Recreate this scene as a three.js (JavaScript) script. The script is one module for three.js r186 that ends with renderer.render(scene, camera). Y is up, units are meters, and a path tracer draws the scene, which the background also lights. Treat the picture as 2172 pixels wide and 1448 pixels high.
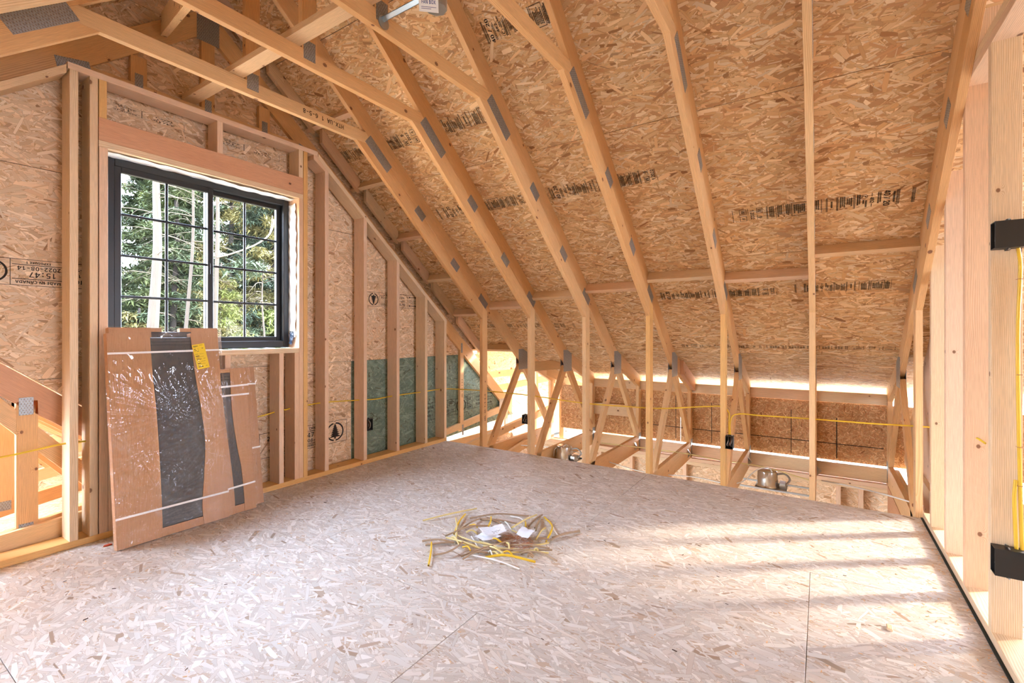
import * as THREE from 'three';
import { mergeGeometries } from 'three/addons/utils/BufferGeometryUtils.js';
import { RectAreaLightUniformsLib } from 'three/addons/lights/RectAreaLightUniformsLib.js';

// ---------------------------------------------------------------- camera, sky, sun, exposure
const scene = new THREE.Scene();
const W = 2172, H = 1448, V3 = THREE.Vector3;
const camera = new THREE.PerspectiveCamera(2 * Math.atan(724 / 1001.2) * 180 / Math.PI, W / H, 0.02, 300);
camera.position.set(-4.1252, 1.2297, 3.5911);
const YAW = 33.188 * Math.PI / 180;
camera.lookAt(-4.1252 + Math.cos(YAW), 1.2297, 3.5911 - Math.sin(YAW));
camera.setViewOffset(W, H, 0, 17, W, H);
const renderer = new THREE.WebGLRenderer({ antialias: true });
renderer.toneMapping = THREE.LinearToneMapping;
renderer.toneMappingExposure = 3.35;
renderer.shadowMap.enabled = true;
RectAreaLightUniformsLib.init();

{ // bright, evenly overcast sky: a little bluer towards the zenith
  const w = 64, h = 32, d = new Float32Array(w * h * 4), L = 12;
  for (let j = 0; j < h; j++) for (let i = 0; i < w; i++) {
    const e = Math.max(0, Math.sin(((j + 0.5) / h - 0.5) * Math.PI)), o = (j * w + i) * 4;
    d[o] = L * (0.86 - 0.2 * e); d[o + 1] = L * (0.98 - 0.12 * e); d[o + 2] = L * 1.2; d[o + 3] = 1;
  }
  const t = new THREE.DataTexture(d, w, h, THREE.RGBAFormat, THREE.FloatType);
  t.mapping = THREE.EquirectangularReflectionMapping; t.magFilter = THREE.LinearFilter; t.needsUpdate = true;
  scene.background = t; scene.environment = t;
}
const sun = new THREE.DirectionalLight(0xffeed6, 3.4);        // hazy sun behind the house, on the trees
sun.position.set(16.7, 11.2, 22.2); sun.target.position.set(0, 0, 0); sun.castShadow = true; sun.shadow.radius = 9;
Object.assign(sun.shadow.camera, { left: -30, right: 30, top: 30, bottom: -30, near: 1, far: 90 }); sun.shadow.mapSize.set(2048, 2048);
scene.add(sun, sun.target);

// ---------------------------------------------------------------- helpers
let seed = 7;
const rnd = () => { seed = (seed + 0x6d2b79f5) | 0; let t = Math.imul(seed ^ (seed >>> 15), 1 | seed); t = (t + Math.imul(t ^ (t >>> 7), 61 | t)) ^ t; return ((t ^ (t >>> 14)) >>> 0) / 4294967296; };
const rr = (a, b) => a + (b - a) * rnd(), pick = (a) => a[Math.floor(rnd() * a.length)];
const taken = {};
const numbered = (n) => { const k = (taken[n] = (taken[n] ?? -1) + 1); return k ? n + '_' + String(k).padStart(3, '0') : n; };
function tag(o, label, category, group, kind) { o.userData.label = label; o.userData.category = category; if (group) o.userData.group = group; if (kind) o.userData.kind = kind; return o; }
function thing(name, label, category, group, kind) { const o = new THREE.Group(); o.name = numbered(name); scene.add(o); return tag(o, label, category, group, kind); }
const structure = (name, label, category) => thing(name, label, category, null, 'structure');
function mesh(parent, name, geo, mat, m) {
  const o = new THREE.Mesh(geo, mat); o.name = parent === scene ? numbered(name) : name; o.castShadow = o.receiveShadow = true;
  if (m) { m.decompose(o.position, o.quaternion, o.scale); }
  parent.add(o); return o;
}
const frame = (o, ex, ey) => { const x = new V3(...ex).normalize(), y0 = new V3(...ey), z = new V3().crossVectors(x, y0).normalize(), y = new V3().crossVectors(z, x); return new THREE.Matrix4().makeBasis(x, y, z).setPosition(...o); };

// a convex outline (anticlockwise, xy) with thickness t along z (centred) and eased edges; uv in metres, u along the grain g
function prism(poly, t, { c = 0.0015, g = [1, 0], uo = rr(0, 5), vo = rr(0, 5) } = {}) {
  const n = poly.length, pos = [], nor = [], uv = [], h = t / 2, gl = Math.hypot(...g), gx = g[0] / gl, gy = g[1] / gl;
  c = Math.min(c, t * 0.3);
  const dirs = poly.map((p, i) => { const q = poly[(i + 1) % n], l = Math.hypot(q[0] - p[0], q[1] - p[1]) || 1; return [(q[0] - p[0]) / l, (q[1] - p[1]) / l]; });
  const inner = poly.map((p, i) => {
    const a = dirs[(i + n - 1) % n], b = dirs[i], na = [-a[1], a[0]], nb = [-b[1], b[0]], k = 1 + na[0] * nb[0] + na[1] * nb[1];
    const s = c / Math.max(k, 0.25); return [p[0] + (na[0] + nb[0]) * s, p[1] + (na[1] + nb[1]) * s];
  });
  const tri = (a, b, d) => {
    const ux = b[0] - a[0], uy = b[1] - a[1], uz = b[2] - a[2], vx = d[0] - a[0], vy = d[1] - a[1], vz = d[2] - a[2];
    let x = uy * vz - uz * vy, y = uz * vx - ux * vz, z = ux * vy - uy * vx; const l = Math.hypot(x, y, z) || 1; x /= l; y /= l; z /= l;
    const flat = Math.abs(z) > 0.5, end = !flat && Math.abs(x * gx + y * gy) > 0.85;
    for (const p of [a, b, d]) {
      pos.push(p[0], p[1], p[2]); nor.push(x, y, z);
      const u = p[0] * gx + p[1] * gy, v = -p[0] * gy + p[1] * gx;
      if (flat) uv.push(u + uo, v + vo + (z < 0 ? 0.13 : 0)); else if (end) uv.push(v * 0.2 + uo, p[2] + vo); else uv.push(u + uo, p[2] + vo + 0.21 + (x * gy - y * gx > 0 ? 0.11 : 0));
    }
  };
  const quad = (a, b, d, e) => { tri(a, b, d); tri(a, d, e); };
  for (let i = 0; i < n; i++) {
    const j = (i + 1) % n, p = poly[i], q = poly[j], a = inner[i], b = inner[j];
    quad([...p, -h + c], [...q, -h + c], [...q, h - c], [...p, h - c]);
    quad([...p, h - c], [...q, h - c], [...b, h], [...a, h]);
    quad([...q, -h + c], [...p, -h + c], [...a, -h], [...b, -h]);
    if (i > 0 && i < n - 1) { tri([...inner[0], h], [...a, h], [...b, h]); tri([...inner[0], -h], [...b, -h], [...a, -h]); }
  }
  const geo = new THREE.BufferGeometry();
  geo.setAttribute('position', new THREE.Float32BufferAttribute(pos, 3)); geo.setAttribute('normal', new THREE.Float32BufferAttribute(nor, 3)); geo.setAttribute('uv', new THREE.Float32BufferAttribute(uv, 2));
  return geo;
}
const rect = (x0, y0, x1, y1) => [[x0, y0], [x1, y0], [x1, y1], [x0, y1]];
function clip(poly, a, b, c) {                                   // keep a x + b y <= c
  const out = [];
  poly.forEach((p, i) => {
    const q = poly[(i + 1) % poly.length], dp = a * p[0] + b * p[1] - c, dq = a * q[0] + b * q[1] - c;
    if (dp <= 1e-9) out.push(p);
    if ((dp < -1e-9 && dq > 1e-9) || (dp > 1e-9 && dq < -1e-9)) { const s = dp / (dp - dq); out.push([p[0] + s * (q[0] - p[0]), p[1] + s * (q[1] - p[1])]); }
  });
  return out;
}
const ccw = (p) => (p.reduce((s, a, i) => { const b = p[(i + 1) % p.length]; return s + a[0] * b[1] - b[0] * a[1]; }, 0) < 0 ? [...p].reverse() : p);
// board lying in a plane z = const: outline in xy
const xyBoard = (parent, name, poly, z, t, mat, g) => mesh(parent, name, prism(ccw(poly), t, { g }), mat, new THREE.Matrix4().setPosition(0, 0, z));
// straight board from p0 to p1; width w along `up`, thickness t across
function bar(parent, name, p0, p1, up, w, t, mat, c) {
  const a = new V3(...p0), b = new V3(...p1), d = b.clone().sub(a), L = d.length();
  return mesh(parent, name, prism(rect(-L / 2, -w / 2, L / 2, w / 2), t, { c }), mat, frame(a.add(b).multiplyScalar(0.5).toArray(), d.toArray(), up));
}
const box = (parent, name, x0, y0, z0, x1, y1, z1, mat, along = 'y', c) => {
  const m = [(x0 + x1) / 2, (y0 + y1) / 2, (z0 + z1) / 2], sx = x1 - x0, sy = y1 - y0, sz = z1 - z0;
  if (along === 'y') return mesh(parent, name, prism(rect(-sy / 2, -sx / 2, sy / 2, sx / 2), sz, { c }), mat, frame(m, [0, 1, 0], [-1, 0, 0]));
  if (along === 'x') return mesh(parent, name, prism(rect(-sx / 2, -sy / 2, sx / 2, sy / 2), sz, { c }), mat, frame(m, [1, 0, 0], [0, 1, 0]));
  return mesh(parent, name, prism(rect(-sz / 2, -sy / 2, sz / 2, sy / 2), sx, { c }), mat, frame(m, [0, 0, 1], [0, 1, 0]));
};
// sheet whose face lies in the plane (origin, ex, ey), facing ex x ey, body behind it
function sheet(parent, name, o, ex, ey, poly, t, mat, g = [1, 0]) {
  const m = frame(o, ex, ey), back = new THREE.Matrix4().makeTranslation(0, 0, -t / 2);
  return mesh(parent, name, prism(ccw(poly), t, { g, c: 0.001 }), mat, m.multiply(back));
}
function tube(points, r, seg = 24, rad = 6, flat = 1) {
  const g = new THREE.TubeGeometry(new THREE.CatmullRomCurve3(points.map((p) => new V3(...p)), false, 'centripetal'), seg, r, rad, false);
  return g;
}
const smooth = (a, b, x) => { x = Math.min(1, Math.max(0, (x - a) / (b - a))); return x * x * (3 - 2 * x); };

// ---------------------------------------------------------------- textures
const lat = new Float32Array(4096).map(() => rnd());
const hash = (i, j, s) => lat[(i * 131 + j * 917 + s * 389 + ((i * j) & 63) * 17) & 4095];
function noise(x, y, px, py, s = 0) {                             // value noise, periodic in px, py
  const i = Math.floor(x), j = Math.floor(y); let fx = x - i, fy = y - j; fx = fx * fx * (3 - 2 * fx); fy = fy * fy * (3 - 2 * fy);
  const m = (a, b) => ((a % b) + b) % b, i0 = m(i, px), i1 = m(i + 1, px), j0 = m(j, py), j1 = m(j + 1, py);
  const a = hash(i0, j0, s), b = hash(i1, j0, s), c = hash(i0, j1, s), d = hash(i1, j1, s);
  return a + (b - a) * fx + (c - a) * fy + (a - b - c + d) * fx * fy;
}
const finish = (t, rx, ry, srgb = true) => { t.wrapS = t.wrapT = THREE.RepeatWrapping; t.magFilter = THREE.LinearFilter; t.minFilter = THREE.LinearMipmapLinearFilter; t.generateMipmaps = true; t.repeat.set(rx, ry); if (srgb) t.colorSpace = THREE.SRGBColorSpace; t.needsUpdate = true; return t; };
function lumber(s, light, dark, knots, rings) {
  const w = 1536, h = 384, d = new Uint8Array(w * h * 4), K = [];
  for (let k = 0; k < knots; k++) K.push([rnd() * 2.4, rnd() * 0.3, rr(0.005, 0.012)]);
  for (let j = 0; j < h; j++) for (let i = 0; i < w; i++) {
    const u = i / w, v = j / h; let r = v * rings + 9 * noise(u * 3, v * 3, 3, 3, s) + 2.2 * noise(u * 9, v * 5, 9, 5, s + 1), kn = 0, halo = 0;
    for (const k of K) {
      let du = Math.abs(u * 2.4 - k[0]), dv = Math.abs(v * 0.3 - k[1]); du = Math.min(du, 2.4 - du); dv = Math.min(dv, 0.3 - dv);
      const q = (du / (k[2] * 1.3)) ** 2 + (dv / k[2]) ** 2;
      if (q < 30) { r += 5 * Math.exp(-q / 5); kn = Math.max(kn, smooth(1.3, 0.5, q)); halo = Math.max(halo, Math.exp(-q / 4)); }
    }
    const p = r - Math.floor(r), late = smooth(0.25, 0.9, p) * (1 - smooth(0.93, 1, p)), fib = noise(u * 60, v * 190, 60, 190, s + 2) - 0.5, blot = noise(u * 5, v * 2, 5, 2, s + 3) - 0.5;
    const m = Math.min(1, Math.max(0, 0.75 * late * (0.6 + 0.5 * noise(u * 4, v * 9, 4, 9, s + 4)) + 0.25 * halo + 0.35 * blot)), o = (j * w + i) * 4;
    for (let c = 0; c < 3; c++) { let x = light[c] + (dark[c] - light[c]) * m; x *= 1 + 0.09 * fib; x += ([104, 64, 38][c] - x) * kn * 0.75; d[o + c] = Math.max(0, Math.min(255, x)); }
    d[o + 3] = 255;
  }
  return finish(new THREE.DataTexture(d, w, h), 1 / 2.4, 1 / 0.3);
}
const LT = [lumber(11, [228, 202, 166], [206, 170, 128], 5, 46), lumber(23, [230, 199, 168], [209, 168, 134], 4, 60), lumber(37, [226, 190, 142], [202, 156, 104], 6, 52), lumber(51, [216, 166, 128], [188, 128, 90], 4, 80)];
const wood = LT.map((map, k) => new THREE.MeshStandardMaterial({ name: 'lumber' + k, map, roughness: [0.62, 0.66, 0.6, 0.64][k] }));
const tinted = (k, c) => { const m = wood[k].clone(); m.color.set(c); return m; };
const fir = [wood[0], wood[1], tinted(0, '#f7efe6'), tinted(1, '#fbf3ea')], truss = [wood[2], tinted(2, '#fff3e4'), tinted(2, '#f6e6d2'), tinted(0, '#fde9cf')], firRed = wood[3], gold = tinted(2, '#fff2cc');

function strands(s, palette, { n = 10000, spread = 0.42, base = '#b98e5e', long = [0.06, 0.17], wide = [0.008, 0.034], darks = 0.05, size = 2048, metres = 1.83 } = {}) {
  const cv = document.createElement('canvas'); cv.width = cv.height = size; const g = cv.getContext('2d'), k = size / metres;
  const bv = document.createElement('canvas'); bv.width = bv.height = size / 2; const b = bv.getContext('2d'); b.scale(0.5, 0.5);
  seed = s; g.fillStyle = base; g.fillRect(0, 0, size, size); b.fillStyle = '#777'; b.fillRect(0, 0, size, size);
  for (let i = 0; i < n; i++) {
    const f = i / n, L = rr(...long) * k * (0.45 + 0.55 * rnd()), w = rr(...wide) * k * (0.3 + 0.7 * rnd()), a = (rnd() + rnd() + rnd() - 1.5) * 2 * spread + (rnd() < 0.07 ? 1.2 : 0), x = rnd() * size, y = rnd() * size;
    let c = pick(palette); if (rnd() < darks) c = c.map((q, j) => q * [0.78, 0.7, 0.62][j]);
    const t = rr(0.93, 1.06), fill = `rgb(${c.map((q) => Math.round(Math.min(255, q * t))).join()})`, hgt = Math.round(95 + 110 * rnd());
    const pts = []; for (const [px, py] of [[-1, -1], [-0.3, -1.1], [0.5, -0.95], [1, -0.8], [1.05, 0.7], [0.4, 1.05], [-0.4, 0.95], [-1.03, 0.8]]) pts.push([px * L / 2 * rr(0.86, 1.1), py * w / 2 * rr(0.75, 1.15)]);
    for (const ox of [0, x < 250 ? size : x > size - 250 ? -size : null]) if (ox !== null) for (const oy of [0, y < 250 ? size : y > size - 250 ? -size : null]) if (oy !== null) for (const [q, st] of [[g, fill], [b, `rgb(${hgt},${hgt},${hgt})`]]) {
      q.save(); q.translate(x + ox, y + oy); q.rotate(a); q.beginPath(); pts.forEach((p, j) => (j ? q.lineTo(...p) : q.moveTo(...p))); q.closePath(); q.fillStyle = st; q.fill();
      if (q === g) {
        q.lineWidth = 1.2; q.strokeStyle = 'rgba(88,52,22,' + (0.1 + 0.2 * f * rnd()).toFixed(2) + ')'; q.stroke();
        q.lineWidth = 1; q.strokeStyle = 'rgba(100,62,30,0.09)'; q.beginPath(); for (let l = 0; l < 3; l++) { const yy = (l - 1) * w * 0.25; q.moveTo(-L * 0.42, yy); q.lineTo(L * 0.42, yy + rr(-2, 2)); } q.stroke();
      }
      q.restore();
    }
  }
  const map = finish(new THREE.CanvasTexture(cv), 1 / metres, 1 / metres), bump = finish(new THREE.CanvasTexture(bv), 1 / metres, 1 / metres, false);
  return { map, bump };
}
const osbMat = (name, t, roughness, bumpScale) => new THREE.MeshStandardMaterial(bumpScale ? { name, map: t.map, bumpMap: t.bump, bumpScale, roughness } : { name, map: t.map, roughness });
const roofOSB = osbMat('roof_osb', strands(101, [[226, 190, 142], [218, 177, 126], [232, 202, 158], [209, 164, 112], [222, 184, 134], [234, 209, 172], [200, 152, 104]], { darks: 0.035 }), 0.7, 0);
const wallOSB = osbMat('wall_osb', strands(202, [[230, 200, 164], [222, 188, 150], [236, 211, 180], [216, 178, 138], [228, 196, 158]], { darks: 0.03, spread: 0.6, base: '#c8a074' }), 0.7, 0);
const floorOSB = osbMat('floor_osb', strands(303, [[205, 198, 189], [199, 189, 178], [211, 205, 197], [195, 183, 171], [204, 195, 185], [215, 210, 203]], { darks: 0.012, spread: 0.55, base: '#b8a28c' }), 0.6, 0.0005);
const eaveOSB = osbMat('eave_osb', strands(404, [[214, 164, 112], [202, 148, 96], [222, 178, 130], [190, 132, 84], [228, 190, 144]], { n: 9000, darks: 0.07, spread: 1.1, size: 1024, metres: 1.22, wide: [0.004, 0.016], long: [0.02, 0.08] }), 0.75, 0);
const greenOSB = osbMat('green_osb', strands(505, [[124, 146, 126], [110, 132, 114], [138, 158, 138], [116, 138, 124], [102, 122, 104]], { n: 5000, spread: 0.8, base: '#6f8470', size: 1024, metres: 1.22, darks: 0.03 }), 0.7, 0);
seed = 9001;
// ---------------------------------------------------------------- geometry of the house
const M = 0.8333, CO = 1 / Math.hypot(1, M), SI = M * CO, DECK = 1.728, L1 = 1.546, L2 = 1.385, XM = -4.92;   // roof slope; underside of deck, of top chord, of inner chord at x = 0; mirror: x -> XM - x
const mir = (p) => p.map(([x, y]) => [XM - x, y]).reverse();
const T2C = 12 / 13, T2S = 5 / 13, BX = 0.82, BY = DECK - M * BX;                                    // flatter eave slope from the bend
const ZT = [-0.159, ...[0, 1, 2, 3, 4, 5].map((k) => 0.4902 + 0.6096 * k), 4.141];
const black = new THREE.MeshStandardMaterial({ name: 'black_vinyl', color: '#15181b', roughness: 0.38 }), dark = new THREE.MeshStandardMaterial({ name: 'black_plastic', color: '#191817', roughness: 0.45 });
const felt = new THREE.MeshStandardMaterial({ name: 'roofing_felt', color: '#3a3a3c', roughness: 0.95 }), whiteWrap = new THREE.MeshStandardMaterial({ name: 'house_wrap', color: '#e9edf0', roughness: 0.6, side: THREE.DoubleSide });
const greenWrap = new THREE.MeshStandardMaterial({ name: 'green_wrap', color: '#4e6a58', roughness: 0.8 });
const inkCol = '#241c16';

// ---- printed stamps
function stampTex(w, h, draw) { const c = document.createElement('canvas'); c.width = w; c.height = h; const g = c.getContext('2d'); g.fillStyle = '#000'; g.fillRect(0, 0, w, h); g.fillStyle = g.strokeStyle = '#fff'; g.textBaseline = 'middle'; g.textAlign = 'center'; draw(g, w, h); const t = new THREE.CanvasTexture(c); t.magFilter = THREE.LinearFilter; return t; }
const inkMat = (alphaMap, color = inkCol, opacity = 0.95) => new THREE.MeshStandardMaterial({ name: 'ink', color, alphaMap, transparent: true, opacity, roughness: 0.8, polygonOffset: true, polygonOffsetFactor: -2 });
function textBlock(g, x, w, h, lines, y0 = 0.06, y1 = 0.94) { for (let l = 0; l < lines; l++) { const xx = x + w * (l + 0.5) / lines; g.lineWidth = w / lines * 0.75; let y = h * y0 + rr(0, h * 0.05); const end = h * y1 - rr(0, h * 0.25); g.setLineDash([rr(7, 13), rr(2, 4), rr(5, 9), rr(2, 3)]); g.beginPath(); g.moveTo(xx, y); g.lineTo(xx, end); g.stroke(); g.setLineDash([]); } }
const vtext = (g, s, x, y, px) => { g.save(); g.translate(x, y); g.rotate(Math.PI / 2); g.font = 'bold ' + px + 'px sans-serif'; g.fillText(s, 0, 0); g.restore(); };
const gradeStamp = stampTex(2048, 256, (g, w, h) => {
  const bars = (x, k) => { for (let i = 0; i < k; i++) g.fillRect(x + i * 11, 8, 6, h - 16); };
  bars(20, 1); g.lineWidth = 6; g.strokeRect(110, 20, 80, 90); vtext(g, 'W', 150, 66, 66); g.strokeRect(110, 150, 80, 90); vtext(g, 'A', 150, 196, 56);
  g.fillRect(210, 10, 5, 110); vtext(g, '1 2022', 262, 130, 62); vtext(g, 'W', 350, 66, 70); g.strokeRect(318, 18, 66, 96); vtext(g, '9', 350, 196, 70); g.fillRect(318, 140, 5, 100);
  bars(430, 2); textBlock(g, 462, 60, h, 3); g.fillRect(540, 10, 5, h - 20); textBlock(g, 556, 60, h, 3); g.fillRect(630, 10, 5, h - 20);
  textBlock(g, 650, 60, h, 3); g.lineWidth = 7; g.strokeRect(720, 14, 170, h - 28); textBlock(g, 740, 130, h, 6, 0.15, 0.85); bars(905, 2); textBlock(g, 940, 80, h, 4); g.fillRect(1040, 10, 6, h - 20);
  bars(1090, 2); g.fillRect(1130, 40, 40, 7); g.fillRect(1130, 210, 40, 7); textBlock(g, 1136, 26, h, 1, 0.25, 0.75); bars(1200, 2); textBlock(g, 1230, 60, h, 3); textBlock(g, 1300, 60, h, 3, 0.2, 0.8); bars(1370, 2);
  textBlock(g, 1400, 40, h, 2); vtext(g, 'C', 1470, 60, 62); g.lineWidth = 5; g.beginPath(); g.arc(1470, 60, 36, 0, 7); g.stroke(); textBlock(g, 1455, 50, h, 2, 0.45, 0.95); vtext(g, '492', 1550, 130, 58); g.fillRect(1545, 8, 6, 60); g.fillRect(1545, 190, 6, 56);
  textBlock(g, 1600, 40, h, 2); vtext(g, '40 / 20', 1690, 128, 84); textBlock(g, 1745, 26, h, 1); bars(1780, 3); bars(1920, 3);
});
const wallStamp = stampTex(1024, 224, (g, w, h) => {                // direction arrows, mill marks, time and date, tree in a ring
  g.lineWidth = 4; g.strokeRect(6, 6, w - 12, h - 12); for (const x of [205, 460, 790]) { g.beginPath(); g.moveTo(x, 6); g.lineTo(x, h - 6); g.stroke(); }
  const cx = 895; g.lineWidth = 14; g.beginPath(); g.arc(cx, 112, 84, -1.5, 1.5); g.stroke(); g.beginPath(); g.arc(cx, 112, 84, 1.75, 4.5); g.stroke();
  g.beginPath(); for (let k = 0; k < 6; k++) { const y = 46 + k * 20, s = 16 + k * 9; g.moveTo(cx, y - 16); g.lineTo(cx - s, y + 18); g.lineTo(cx + s, y + 18); } g.fill(); g.fillRect(cx - 8, 150, 16, 30);
  g.font = 'bold 32px sans-serif'; g.fillText('MADE IN CANADA', 625, 34); g.fillRect(470, 56, 310, 5); g.font = 'bold 56px monospace'; g.fillText('15:47', 600, 96); g.font = 'bold 44px monospace'; g.fillText('2022-08-14', 620, 146); g.fillRect(470, 172, 310, 5); g.font = 'bold 26px sans-serif'; g.fillText('EXPOSURE 1', 625, 195);
  g.font = 'bold 50px sans-serif'; g.fillText('24/16', 330, 60); g.font = 'bold 36px sans-serif'; g.fillText('EXP 1', 330, 112); g.fillText('1825-1', 330, 165);
  g.fillRect(30, 40, 150, 9); g.fillRect(30, 180, 150, 9); for (const y of [44, 184]) for (const [x, d] of [[22, 1], [188, -1]]) { g.beginPath(); g.moveTo(x, y); g.lineTo(x + d * 26, y - 18); g.lineTo(x + d * 26, y + 18); g.fill(); }
  g.font = 'bold 19px sans-serif'; g.fillText('THIS DIRECTION', 105, 96); g.fillText('ACROSS SUPPORTS', 105, 128, 190);
});
const gradeInk = inkMat(gradeStamp), gradeInkFaint = inkMat(gradeStamp, inkCol, 0.65), wallInk = inkMat(wallStamp);
// flat print on the plane (o, ex, ey); u range of the stamp [u0, u1], flip turns it half round
function print(parent, name, o, ex, ey, w, h, mat, u0 = 0, u1 = 1, flip = false) {
  const g = new THREE.PlaneGeometry(w, h), uv = g.attributes.uv;
  for (let i = 0; i < 4; i++) { let u = uv.getX(i), v = uv.getY(i); if (flip) { u = 1 - u; v = 1 - v; } uv.setXY(i, u0 + (u1 - u0) * u, v); }
  const m = frame(o, ex, ey); m.multiply(new THREE.Matrix4().makeTranslation(0, 0, 0.0012)); const p = mesh(parent, name, g, mat, m); p.castShadow = false; return p;
}
// lettering on lumber
const letterTex = {};
function lettering(parent, s, o, ex, ey, w, h) { const t = (letterTex[s] ??= inkMat(stampTex(512, 64, (g, W2, H2) => { g.font = 'bold 50px monospace'; g.fillText(s, W2 / 2, H2 / 2, W2 - 20); }), '#3c2a1c', 0.85)); return print(parent, 'ink_lettering', o, ex, ey, w, h, t); }

// ---------------------------------------------------------------- floor
const floor = structure('floor', 'pale strand board subfloor of butted sheets', 'floor');
[[[-1.25, 0], [-0.18, 2.325, 4.765, 8.6]], [[-2.47, -1.25], [-0.18, 1.105, 3.545, 5.98, 8.6]], [[-3.69, -2.47], [-0.18, 2.325, 4.765, 8.6]], [[-4.91, -3.69], [-0.18, 1.105, 3.545, 5.98, 8.6]]].forEach(([[a, b], zs]) => {
  for (let k = 0; k < zs.length - 1; k++) sheet(floor, 'floor_panel', [0, 0, 0], [0, 0, 1], [1, 0, 0], rect(zs[k] + 0.0012, a + 0.0012, zs[k + 1] - 0.0012, b - 0.0012), 0.018, floorOSB);
});
// dark strip coloured like the shade in the gap under the partition plate
const gapMat = new THREE.MeshStandardMaterial({ name: 'gap_shade', color: '#15201a', roughness: 0.8 });
box(floor, 'gap_shade_strip', -4.9, 0, 4.148, -0.005, 0.006, 4.16, gapMat, 'x', 0.001);

// ---------------------------------------------------------------- roof deck
const roof = structure('ceiling', 'underside of strand board roof deck between the trusses', 'roof deck');
const sOf = (x) => -x / CO;
const R = { o: [0, DECK, 0], ex: [0, 0, 1], ey: [-CO, SI, 0], z: (z) => z }, Lft = { o: [XM, DECK, 0], ex: [0, 0, -1], ey: [CO, SI, 0], z: (z) => -z };
const RT = { o: [BX, BY, 0], ex: [0, 0, 1], ey: [-T2C, T2S, 0], z: (z) => z }, LT2 = { o: [XM - BX, BY, 0], ex: [0, 0, -1], ey: [T2C, T2S, 0], z: (z) => -z };
const deckPanels = [];
function deckSheet(F, s0, s1, z0, z1, name = 'roof_panel', t = 0.012, mat = roofOSB, lift = 0) {
  const a = F.z(z0), b = F.z(z1), n = new V3().crossVectors(new V3(...F.ex), new V3(...F.ey)).multiplyScalar(-lift), o = [F.o[0] + n.x, F.o[1] + n.y, F.o[2] + n.z], gap = name === 'roof_panel' ? 0.0015 : 0;
  const p = sheet(roof, name, o, F.ex, F.ey, rect(Math.min(a, b) + gap, s0 + gap, Math.max(a, b) - gap, s1 - gap), t, mat); p.userData.span = [s0, s1, z0, z1]; deckPanels.push(p); return p;
}
const seams = [BX, -0.117, -1.054, -1.99, -2.46].map(sOf), DORMER = [5.1, 8.4];
for (const F of [R, Lft]) for (let r = 0; r < 4; r++) {
  const zs = r % 2 ? [-0.6, 1.0998, 3.538, DORMER[0], DORMER[1], 8.6] : [-0.6, -0.12, 2.319, DORMER[0], DORMER[1], 8.6];
  for (let k = 0; k < zs.length - 1; k++) { if (F === R && r < 2 && zs[k] === DORMER[0]) continue; deckSheet(F, seams[r], seams[r + 1], zs[k], zs[k + 1]); }
}
for (const F of [RT, LT2]) for (const [a, b] of F === RT ? [[0.42, 1.0998], [1.0998, 3.538], [3.538, DORMER[0]], [DORMER[1], 8.6]] : [[-0.6, 3.538], [3.538, 8.6]]) deckSheet(F, -1.35, 0, a, b);
for (const [F, s0, s1, a, b] of [[R, seams[0], seams[4] + 0.03, -0.6, DORMER[0]], [R, seams[2] - 0.4, seams[4] + 0.03, DORMER[0], DORMER[1]], [R, seams[0], seams[4] + 0.03, DORMER[1], 8.6], [Lft, seams[0], seams[4] + 0.03, -0.6, 8.6], [RT, -1.35, 0.01, 0.42, DORMER[0]], [RT, -1.35, 0.01, DORMER[1], 8.6], [LT2, -1.35, 0.01, -0.6, 8.6]]) deckSheet(F, s0, s1, a, b, 'roofing_felt', 0.004, felt, 0.0135);
// grade stamps on the underside: slope row (x), from z to z
const deckStamp = (x, z0, z1, h, flip, u0, u1, mat = gradeInk) => { const s = sOf(x), host = deckPanels.find((p) => p.name === 'roof_panel' && p.userData.span[0] <= s && p.userData.span[1] >= s && p.userData.span[2] <= (z0 + z1) / 2 && p.userData.span[3] >= (z0 + z1) / 2 && p.position.x > -2.46) ?? deckPanels[0];
  const p = print(roof, 'ink_stamp', [x, DECK - M * x, (z0 + z1) / 2], [0, 0, 1], [-CO, SI, 0], z1 - z0, h, mat, u0, u1, flip); host.attach(p); };
deckStamp(-0.41, 3.05, 4.12, 0.115, false, 0, 1);
deckStamp(-0.76, 1.74, 2.62, 0.12, true, 0.1, 0.9); deckStamp(-0.76, 0.5, 1.68, 0.12, true, 0.0, 1);
deckStamp(0.19, 2.36, 3.3, 0.1, true, 0.1, 0.9); deckStamp(0.175, 3.42, 4.02, 0.1, true, 0.3, 0.95);
deckStamp(-1.335, 0.99, 1.6, 0.13, true, 0.35, 0.85); deckStamp(-1.335, 0.4, 0.88, 0.13, true, 0.02, 0.42); deckStamp(-1.34, -0.1, 0.42, 0.12, false, 0.4, 0.9);
deckStamp(-1.7, 1.78, 2.02, 0.14, true, 0.6, 0.9); deckStamp(-1.68, 2.08, 2.28, 0.14, true, 0.28, 0.5);
deckStamp(0.49, -0.12, 1.38, 0.08, false, 0.1, 0.95, gradeInkFaint); deckStamp(0.74, 2.3, 4.1, 0.05, true, 0.05, 0.95, gradeInkFaint);

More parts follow.
